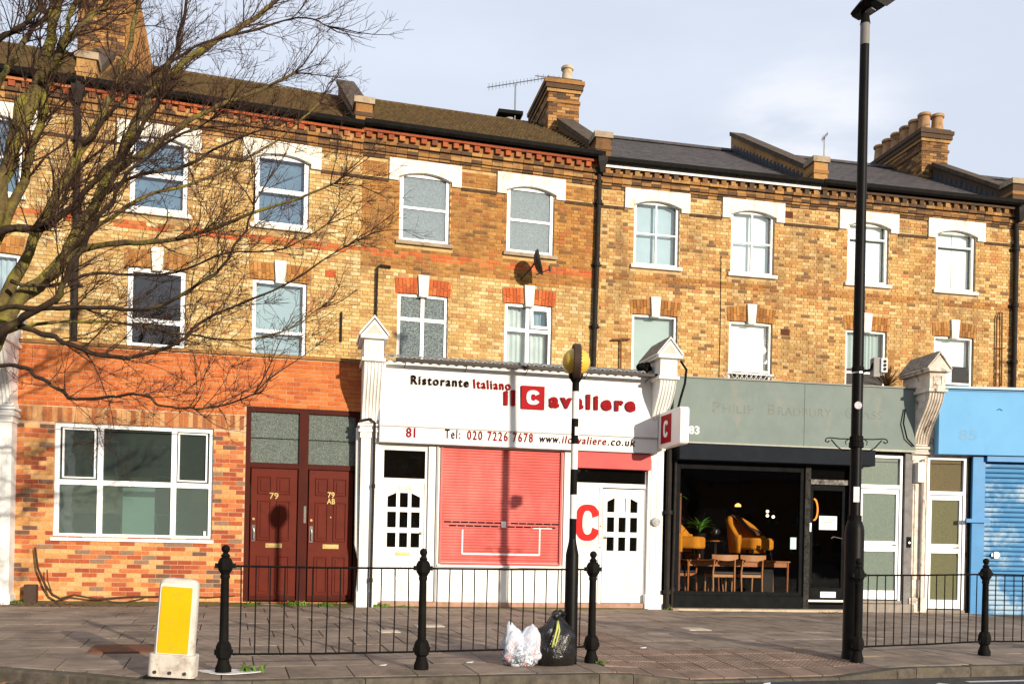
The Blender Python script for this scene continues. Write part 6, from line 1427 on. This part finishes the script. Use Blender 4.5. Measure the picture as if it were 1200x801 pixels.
hr = t_.nodes.new('ShaderNodeMapRange'); hr.inputs['From Min'].default_value = .34; hr.inputs['From Max'].default_value = .04; t_.links.new(sep.outputs['Z'], hr.inputs[0])
r1 = t_.nodes.new('ShaderNodeValToRGB'); r1.color_ramp.interpolation = 'CONSTANT'; e = r1.color_ramp.elements; e[0].color = (.62, .66, .74, 1); e[1].position = .44; e[1].color = (.08, .12, .15, 1)
for ps, cc in ((.50, (.50, .56, .66, 1)), (.54, (.52, .10, .07, 1)), (.59, (.72, .74, .78, 1)), (.66, (.10, .22, .40, 1))): k = e.new(ps); k.color = cc
t_.links.new(no.outputs['Fac'], r1.inputs[0]); mxx = t_.nodes.new('ShaderNodeMixRGB'); mxx.inputs[1].default_value = (.50, .53, .60, 1); t_.links.new(hr.outputs[0], mxx.inputs[0]); t_.links.new(r1.outputs[0], mxx.inputs[2]); t_.links.new(mxx.outputs[0], b_.inputs['Base Color'])
b_.inputs['Roughness'].default_value = .35; b_.inputs['Subsurface Weight'].default_value = .0; crinkle(t_, b_, 11, .45)
bx3, by3 = .12, 9.86; t = thing('carrier_bag', 'thin white carrier bag stuffed with rubbish, left of the black bin bag', 'rubbish bag', (bx3, by3, gz(bx3, by3)), .2)
bag(t, 'sack', m, .215, .16, .19, 8.1, top=.0, amp=.13, hump=.17, n=56, k=36)

# ------------------------------------------------------------------ the other side of the street, behind the photographer: unseen, added to darken pane reflections and low sky
FARB = brickmat('shaded brown brick across the street', [((.24, .12, .06), 1), ((.20, .10, .05), 1), ((.28, .16, .08), 1)])  # brown darkened as on the side away from the sun
def opposite(label, x, y, w, d, h, rz):
    t = thing('opposite_building', label, 'house', (x, y, -.1), rz); q = MB(); q.box(-w/2, w/2, -d/2, d/2, 0, h); wl = q.build('wall', FARB, t)
    q = MB(); q.prism_x([(-d/2-.2, h), (d/2+.2, h), (0, h+d*.28)], -w/2-.1, w/2+.1); q.build('roof', SLATE, t, recalc=True)
    for r in range(int(h/3)):
        for c in range(int(w/2.4)):
            u = -w/2+1.2+c*2.4; z = .9+r*3.0; f = MB(); f.box(u-.5, u+.5, d/2, d/2+.05, z, z+1.5); o = f.build('window', UPVC, t); f = MB(); f.box(u-.42, u+.42, d/2+.05, d/2+.06, z+.08, z+1.42); f.build('pane', GL_DRK, o)
for k in range(5): opposite(['brick house across the street behind the camera, leftmost of five', 'brick house across the street behind the camera, second from the left', 'brick house across the street behind the camera, middle of five', 'brick house across the street behind the camera, fourth from the left', 'brick house across the street behind the camera, last before the gap'][k], -30+k*9, -16-k*.0, 8.6, 9, [9.5, 9, 10, 9.2, 8.6][k], 0)
for k in range(4): opposite(['low far brick building seen through the gap across the street, first', 'low far brick building seen through the gap across the street, second', 'low far brick building seen through the gap across the street, third', 'low far brick building seen through the gap across the street, last'][k], 17+k*19, -66+k*3, 18, 12, [8.2, 7.0, 8.6, 7.4][k], .25)  # added far and low: darkens the shop panes, lets the sun pass over

# ------------------------------------------------------------------ weeds, litter, creeper
GRASS = mat('green weed', (.12, .22, .035), (.07, .14, .02), 9, .7, objvar=.25)
def tuft(x, y, label, n, h, sp, z=None):
    t = thing('weed_tuft', label, 'weed', (x, y, gz(x, y) if z is None else z), 0); q = MB()
    for i in range(n):
        a = random.uniform(0, 2*PI); r = sp*math.sqrt(random.random()); p = Vector((r*math.cos(a), r*math.sin(a)*.35, -.02)); d = Vector((math.cos(a*1.7)*.5, math.sin(a*1.3)*.5, 1)).normalized(); l = h*random.uniform(.4, 1); w = .006 + random.random()*.008
        e = p + d*l*.6; f = e + (d+Vector((d.x, d.y, -.7))).normalized()*l*.4; s = Vector((-d.y, d.x, 0)).normalized()*w if abs(d.x)+abs(d.y) > .01 else Vector((w, 0, 0))
        q.add([p-s, p+s, e+s, e-s, f], [(0,1,2,3), (3,2,4)])
    q.build('blades', GRASS, t, kind='stuff'); return t
def on(key, u, v):
    (x0, y0), r = SF[key]; return (x0+math.cos(r)*u-math.sin(r)*v, y0+math.sin(r)*u+math.cos(r)*v)
for (k, u, v, lb, n, h, sp) in (('81', -1.95, .02, 'green weeds at the foot of the left red door', 60, .16, .13), ('81', -1.20, .0, 'green weeds on the threshold between the two red doors', 80, .20, .18), ('81', -.72, .0, 'green weeds under the right red door', 60, .17, .15),
    ('81', .18, -.06, 'weeds at the base of the clean white pilaster', 90, .15, .16), ('81', .62, -.06, 'weeds along the plinth under the left nine pane door', 60, .11, .2), ('83', .20, -.12, 'weeds at the base of the black pipes', 50, .15, .1), ('79', .12, .0, 'green clump at the far left below the white pilaster', 90, .14, .2)):
    x, y = on(k, u, v); tuft(x, y, lb, n, h, sp)
tuft(-2.45, 8.98, 'sparse green weed by the foot of the leftmost railing post', 26, .18, .12); tuft(.98, 10.13, 'dry brown green clump against the post right of the beacon', 60, .09, .06)
tuft(-.98, 9.38, 'short moss clump at the base of the middle railing post', 40, .05, .07)
# moss strip along the brick wall, leaf litter
MOSS = mat('moss and dirt', (.14, .13, .035), (.13, .09, .05), 5, .95, .8, 50)
q = MB(); V = []; nn_ = 60
for i in range(nn_+1):
    u = -5.6 + 5.5*i/nn_; w = .34 + .12*math.sin(i*.7) + random.uniform(-.05, .05)
    for vv_, dz in ((.24, .035), (.24-w*.5, .018), (.24-w, .001)): x, y = on('81', u, vv_); V.append((x, y, gz(x, y)+dz+random.uniform(0, .006)))
q.add(V, [(3*i+j, 3*i+3+j, 3*i+4+j, 3*i+1+j) for i in range(nn_) for j in (0, 1)]); struct(q.build('moss_strip', MOSS, smooth='all'))
q = MB(); V = []; nn_ = 60
for i in range(nn_+1):
    u = .2 + 4.8*i/nn_; w = .16 + random.uniform(-.03, .03)
    for vv_, dz in ((.0, .02), (-w, .001)): x, y = on('81', u, vv_); V.append((x, y, gz(x, y)+dz))
q.add(V, [(2*i, 2*i+1, 2*i+3, 2*i+2) for i in range(nn_)]); struct(q.build('moss_strip', MOSS, smooth='all'))
LEAFM = mat('dead leaf', (.22, .12, .055), (.10, .06, .03), 30, .8)
def litter(label, cx, cy, sx, sy, n, z=None, m=LEAFM, size=.03, rz=.2):
    q = MB()
    for i in range(n):
        a = random.gauss(0, .5)*sx; b = random.gauss(0, .5)*sy; x = cx+a*math.cos(rz)-b*math.sin(rz); y = cy+a*math.sin(rz)+b*math.cos(rz); zz = (gz(x, y) if z is None else z)+.006+random.random()*.025; s = size*random.uniform(.4, 1.2); t_ = random.uniform(0, 6.28)
        c, d = math.cos(t_)*s, math.sin(t_)*s; e = random.uniform(-.4, .4)*s; q.add([(x-c, y-d, zz), (x+d*.4, y-c*.4, zz+e), (x+c, y+d, zz+abs(e)), (x-d*.4, y+c*.4, zz)], [(0,1,2,3)])
    o = q.build('leaf_litter', m, kind='stuff'); o['label'] = label; o['category'] = 'litter'; return o
x, y = on('79', .75, -.25); litter('dead leaves and twigs gathered at the left foot of the red brick wall', x, y, .9, .3, 420)
litter('dead leaves in the gutter at the lower left corner', -4.3, 8.35, 1.3, .25, 300, -.12, size=.035)
litter('thin scatter of grit and leaves along the kerb', .2, 9.2, 2.5, .15, 120, .0, size=.014)
x, y = on('83', 3.2, -.5); litter('small patch of red brown leaves before the black shop door', x, y, .4, .12, 90, size=.025)
WL = mat('white litter scrap', (.75, .75, .73), None, 4, .6)
for (x, y, lb) in ((1.62, 11.5, 'tiny white scrap of litter on the tactile paving'), (1.55, 9.35, 'tiny white scrap lying in the road by the dropped kerb'), (2.62, 9.62, 'white scrap on the edge of the crossing kerb'), (-1.28, 9.55, 'tiny pale scrap near the middle railing post'), (-.42, 9.9, 'flat pale scrap left of the carrier bag')):
    q = MB(); q.add([(-.04, -.012, .004), (.03, -.02, .006), (.045, .012, .02), (-.02, .018, .012)], [(0,1,2,3)]); o = q.build('litter_scrap', WL); o.location = (x, y, gz(x, y)+.004 if y > kerb_y(x)+.15 or x < 1.5 else -.11); tag(o, lb, 'litter')
# creeping stem along the wall
t = thing('creeper_stem', 'bare brown creeper stem running along the foot of the red brick wall', 'plant', (*on('79', .35, -.02), .1), .215)
pts = [(.0, .12, .95), (.05, .1, .62), (.18, .06, .34), (.30, 0, .20), (.42, -.02, .14), (.62, .0, .20), (.95, .1, .13), (1.4, .16, .17), (2.0, .18, .18), (2.7, .18, .17), (3.1, .2, .20)]
STEM = mat('brown stem', (.07, .04, .025), (.045, .028, .018), 12, .9)
pipe(t, 'main_stem', pts, [.016, .018, .02, .022, .02, .017, .015, .013, .012, .010, .006], STEM, 6)
pipe(t, 'side_stem', [(.42, -.02, .14), (.36, -.08, .05), (.2, -.12, .0), (-.2, -.3, -.02), (-.6, -.5, -.03)], [.016, .014, .012, .01, .008], STEM, 6)
pipe(t, 'side_stem', [(.30, 0, .2), (.22, .02, .42), (.20, .05, .6)], .01, STEM, 5); pipe(t, 'side_stem', [(1.0, .1, .13), (1.3, .08, .07), (1.7, .12, .16)], .008, STEM, 5)
q = MB(); q.box(-.12, .06, -.02, .12, .0, .36); q.build('stump', mat('dark stump', (.07, .045, .035), None, 8, .9, .6), t)

# ------------------------------------------------------------------ the bare tree
LIMBS = [
    [(-5.88,9.4,2.55,0.1103),(-5.53,9.34,3.65,0.0973),(-5.16,9.29,4.31,0.0876),(-5.01,9.23,4.8,0.0789),(-4.86,9.18,5.35,0.0709),(-4.66,9.12,5.61,0.0633),(-4.55,9.07,5.92,0.0561),(-4.45,9.01,6.35,0.0492),(-4.39,8.96,6.8,0.0425),(-4.31,8.9,7.41,0.0361)],
    [(-4.62,9.05,5.58,0.0368),(-4.39,8.92,5.73,0.0307),(-4.26,8.79,5.84,0.0262),(-4.12,8.66,6.15,0.0222),(-3.96,8.53,6.62,0.0185),(-3.72,8.4,7.07,0.0152)],
    [(-4.65,9.1,5.53,0.0534),(-4.6,9.22,5.72,0.0461),(-4.47,9.33,6.16,0.0408),(-4.33,9.45,6.43,0.0358),(-4.21,9.57,6.66,0.0312),(-3.97,9.68,7.18,0.0266),(-3.68,9.8,7.79,0.0221)],
    [(-5.71,9.5,3.43,0.0643),(-5.25,9.4,4.01,0.0552),(-4.89,9.3,4.72,0.0485),(-4.75,9.2,4.99,0.0425),(-4.56,9.1,5.54,0.037)],
    [(-5.7,9.5,3.0,0.0815),(-5.34,9.61,3.47,0.0709),(-5.03,9.72,4.15,0.0631),(-4.81,9.84,4.82,0.056),(-4.57,9.95,5.37,0.0492),(-4.42,10.06,5.8,0.0426),(-4.39,10.18,6.06,0.0362),(-4.29,10.29,6.53,0.0298),(-4.25,10.4,7.15,0.0235)],
    [(-5.8,9.4,2.47,0.1103),(-5.35,9.5,3.01,0.0985),(-5.06,9.6,3.63,0.0899),(-4.82,9.7,3.89,0.082),(-4.61,9.8,4.25,0.0746),(-4.37,9.9,4.85,0.0674),(-4.15,10.0,5.44,0.0603),(-4.03,10.1,5.83,0.0534),(-3.91,10.2,6.15,0.0465),(-3.6,10.3,6.49,0.0396),(-3.15,10.4,6.86,0.0328),(-2.87,10.5,7.11,0.026),(-2.53,10.6,7.59,0.0191)],
    [(-4.67,9.4,3.81,0.0551),(-4.53,9.43,4.03,0.0468),(-4.11,9.45,4.82,0.0407),(-3.77,9.47,5.09,0.0351),(-3.43,9.5,5.37,0.0299),(-3.06,9.53,5.61,0.0249),(-2.68,9.55,5.77,0.0201),(-2.3,9.57,5.98,0.0154)],
    [(-5.65,9.4,3.75,0.0509),(-5.08,9.27,4.21,0.0444),(-4.6,9.13,4.21,0.0396),(-4.27,9.0,4.37,0.0352),(-3.88,8.87,4.69,0.0313),(-3.59,8.73,4.87,0.0276),(-3.34,8.6,5.17,0.0241),(-3.18,8.47,5.44,0.0208),(-3.01,8.33,5.73,0.0177),(-2.86,8.2,6.14,0.0148)],
    [(-5.57,9.4,4.0,0.0382),(-5.08,9.26,4.21,0.0318),(-4.7,9.12,4.2,0.0272),(-4.44,8.98,4.26,0.023),(-4.22,8.84,4.5,0.0192),(-4.0,8.7,4.69,0.0157)],
    [(-5.41,9.3,3.14,0.0378),(-5.02,9.19,3.44,0.0327),(-4.56,9.08,3.42,0.0289),(-4.12,8.97,3.42,0.0255),(-3.64,8.86,3.38,0.0224),(-3.3,8.74,3.39,0.0195),(-2.92,8.63,3.56,0.0168),(-2.65,8.52,3.72,0.0142),(-2.45,8.41,3.98,0.0117),(-2.31,8.3,4.19,0.0094)],
    [(-5.57,9.3,2.8,0.0294),(-4.98,9.13,2.88,0.0256),(-4.61,8.96,2.81,0.0227),(-4.31,8.79,2.64,0.0202),(-3.99,8.62,2.5,0.0179),(-3.6,8.45,2.5,0.0157),(-3.31,8.28,2.5,0.0137),(-2.99,8.11,2.38,0.0119),(-2.71,7.94,2.34,0.0101),(-2.39,7.77,2.35,0.0084),(-2.1,7.6,2.42,0.0069)],
    [(-5.55,9.4,3.07,0.0424),(-5.05,9.36,3.32,0.0369),(-4.71,9.32,3.25,0.0328),(-4.44,9.28,3.15,0.0291),(-3.95,9.24,3.0,0.0257),(-3.62,9.2,3.03,0.0224),(-3.26,9.16,3.15,0.0194),(-3.01,9.12,3.36,0.0164),(-2.63,9.08,3.52,0.0136),(-2.17,9.04,3.72,0.0108),(-1.68,9.0,4.04,0.0081)],
    [(-4.67,9.4,3.81,0.0467),(-4.35,9.33,4.05,0.0395),(-3.98,9.25,4.11,0.0342),(-3.63,9.18,4.11,0.0295),(-3.26,9.1,4.13,0.0251),(-2.87,9.03,4.23,0.021),(-2.49,8.95,4.35,0.0172),(-2.07,8.88,4.46,0.0135),(-1.72,8.8,4.58,0.0099)],
    [(-5.47,9.4,2.9,0.0551),(-5.07,9.28,3.21,0.0472),(-4.76,9.16,3.37,0.0413),(-4.42,9.03,3.5,0.0361),(-4.22,8.91,3.75,0.0313),(-3.99,8.79,4.07,0.0268),(-3.76,8.67,4.29,0.0226),(-3.54,8.54,4.52,0.0186),(-3.19,8.42,4.74,0.0148),(-2.85,8.3,4.85,0.0112)],
    [(-5.25,8.8,5.5,0.0357),(-4.81,8.7,5.81,0.0302),(-4.58,8.6,5.85,0.026),(-4.36,8.5,6.0,0.0223),(-4.2,8.4,6.31,0.019)],
    [(-5.63,9.6,5.28,0.0433),(-5.38,9.76,5.93,0.038),(-5.34,9.92,6.22,0.034),(-5.24,10.08,6.61,0.0304),(-5.09,10.24,6.95,0.0269),(-4.83,10.4,7.52,0.0235)],
    [(-4.56,9.5,4.14,0.03),(-4.28,9.72,4.46,0.0255),(-3.93,9.93,4.83,0.0221),(-3.52,10.15,5.05,0.0189),(-3.08,10.37,5.38,0.0158),(-2.67,10.58,5.76,0.0128),(-2.3,10.8,6.25,0.0097)],
    [(-5.38,9.4,3.07,0.0255),(-5.02,9.51,3.32,0.0217),(-4.57,9.63,3.43,0.0189),(-4.0,9.74,3.44,0.0163),(-3.43,9.86,3.37,0.0139),(-2.92,9.97,3.35,0.0115),(-2.41,10.09,3.51,0.0092),(-2.12,10.2,3.77,0.0069)],
    [(-4.55,9.9,5.35,0.0268),(-4.16,9.78,5.74,0.0219),(-3.72,9.67,6.03,0.0182),(-3.21,9.55,6.25,0.015),(-2.66,9.43,6.33,0.012),(-2.21,9.32,6.4,0.0092),(-1.89,9.2,6.26,0.0066)],
    [(-4.37,9.9,4.85,0.0268),(-4.05,10.1,5.12,0.0221),(-3.66,10.3,5.29,0.0185),(-3.3,10.5,5.62,0.0152),(-2.9,10.7,5.9,0.012)],
    [(-5.06,9.4,3.76,0.0255),(-4.67,9.47,3.75,0.0217),(-4.28,9.54,3.9,0.0189),(-3.87,9.61,3.91,0.0163),(-3.47,9.69,3.98,0.0139),(-3.01,9.76,4.2,0.0116),(-2.46,9.83,4.27,0.0094),(-1.99,9.9,4.57,0.0071)],
]

tr = thing('bare_tree', 'bare winter tree with mossy limbs spreading in from the left edge', 'tree', (-6.35, 9.35, gz(-6.35, 9.35)), 0)
TO = Vector(tr.location)
q = MB(); q.tube([Vector(p)-TO for p in ((-6.35, 9.35, -.1), (-6.33, 9.35, .35), (-6.25, 9.36, 1.3), (-6.12, 9.38, 2.1), (-5.98, 9.4, 2.7))], [.36, .26, .22, .21, .22], 18); q.build('trunk', BARK, tr, smooth='all')
def spline(P, n):
    out = []
    for i in range(len(P)-1):
        a, b, c, d = P[max(i-1, 0)], P[i], P[i+1], P[min(i+2, len(P)-1)]
        for k in range(n):
            t = k/n; r = []
            for j in range(4): r.append(.5*((2*b[j]) + (-a[j]+c[j])*t + (2*a[j]-5*b[j]+4*c[j]-d[j])*t*t + (-a[j]+3*b[j]-3*c[j]+d[j])*t**3))
            out.append(r)
    out.append(list(P[-1])); return out
rt = random.Random(11)
twig = MB(); fine = MB(); cnt = [0, 0]
def grow(p, d, ln, r, lvl, side):
    """one shoot and its children, in metres"""
    n = max(3, int(ln/.13)); pts = [p.copy()]; rs = [r]; dirs = [d.copy()]; cur = p.copy(); dd = d.copy()
    bend = Vector((rt.uniform(-1, 1), rt.uniform(-1, 1), rt.uniform(-.6, 1.0)))*.16
    for i in range(n):
        dd = (dd + bend + Vector((rt.gauss(0, .13), rt.gauss(0, .13), rt.gauss(0, .12)+.035))).normalized()
        cur = cur + dd*ln/n; pts.append(cur.copy()); rs.append(max(r*(1-(i+1)/n*.75), .0017)); dirs.append(dd.copy())
    q = twig if lvl == 0 else fine
    q.tube([v-TO for v in pts], rs, 5 if lvl == 0 else 3, cap=False); cnt[min(lvl, 1)] += 1
    if lvl >= 3 or ln < .16: return
    k = int(ln*(9.5 if lvl == 0 else 10.5)+rt.random())
    for i in range(k):
        t = rt.uniform(.18, 1.0); j = min(int(t*n), n); b = pts[j]; a = dirs[j]
        s = Vector((rt.gauss(0, 1), rt.gauss(0, .8), rt.gauss(0, 1))); s = (s - a*s.dot(a)).normalized()
        nd = (a*rt.uniform(.7, 1.1) + s*rt.uniform(.5, .95) + Vector((.05, 0, .16))).normalized()
        grow(b, nd, ln*rt.uniform(.30, .55)*(1.15-t*.4), max(rs[j]*.60, .0022), lvl+1, side)
for li, P in enumerate(LIMBS):
    sp = spline(P, 5); pts = []
    for i, (x, y, z, r) in enumerate(sp):
        w = .012*math.sin(i*1.7+li)+.010*math.sin(i*.83+li*2); pts.append(Vector((x+w, y+w*.8, z+w*.6)))
    rr = [max(s[3]*.84, .006)*(1+.10*math.sin(i*1.3+li)) for i, s in enumerate(sp)]
    if li in (0, 2, 3, 4, 5): pts = [Vector((-6.0, 9.4, 2.62))] + pts; rr = [rr[0]*1.15] + rr
    elif sp[0][0] < -5.2: pts = [Vector((-6.02, 9.4, 2.75)) + Vector((0, 0, .12*(li % 4)))] + pts; rr = [rr[0]*1.2] + rr
    q = MB(); q.tube([v-TO for v in pts], rr, 10 if rr[0] > .03 else 7); q.build('limb', BARK if li in (0, 1, 2, 3, 4, 5, 6, 12, 15, 16, 17) else BARKD, tr, smooth='all')
    L_ = sum((pts[i+1]-pts[i]).length for i in range(len(pts)-1)); k = int(L_*5.8)
    for c in range(k):
        t = rt.uniform(.22, 1.0)**.8; i = min(int(t*(len(pts)-1)), len(pts)-2); a = (pts[i+1]-pts[i]).normalized()
        s = Vector((rt.gauss(0, 1), rt.gauss(0, .8), rt.gauss(0, 1))); s = (s-a*s.dot(a)).normalized()
        nd = (a*rt.uniform(.8, 1.2) + s*rt.uniform(.45, .9) + Vector((.12, 0, .08))).normalized()
        ln = rt.uniform(.45, 1.15)*(1.05 - .35*t)
        if pts[i].x < -5.3 and pts[i].z < 4: ln *= .5
        grow(pts[i], nd, ln, min(max(rr[i]*.30, .0042), .010), 0, 0)
    if sp[-1][2] < 7.5:   # the limb runs out into shoots
        a = (pts[-1]-pts[-3]).normalized()
        for c in range(3): grow(pts[-1], (a+Vector((rt.gauss(0, .3), rt.gauss(0, .3), rt.gauss(0, .3)))).normalized(), rt.uniform(.4, .85), .008, 1, 0)
twig.build('twigs', TWIG, tr, kind='stuff'); fine.build('fine_twigs', TWIG, tr, kind='stuff')
print('tree shoots', cnt, 'tris', (len(twig.f)+len(fine.f))*2)
print('objects', len(bpy.data.objects))
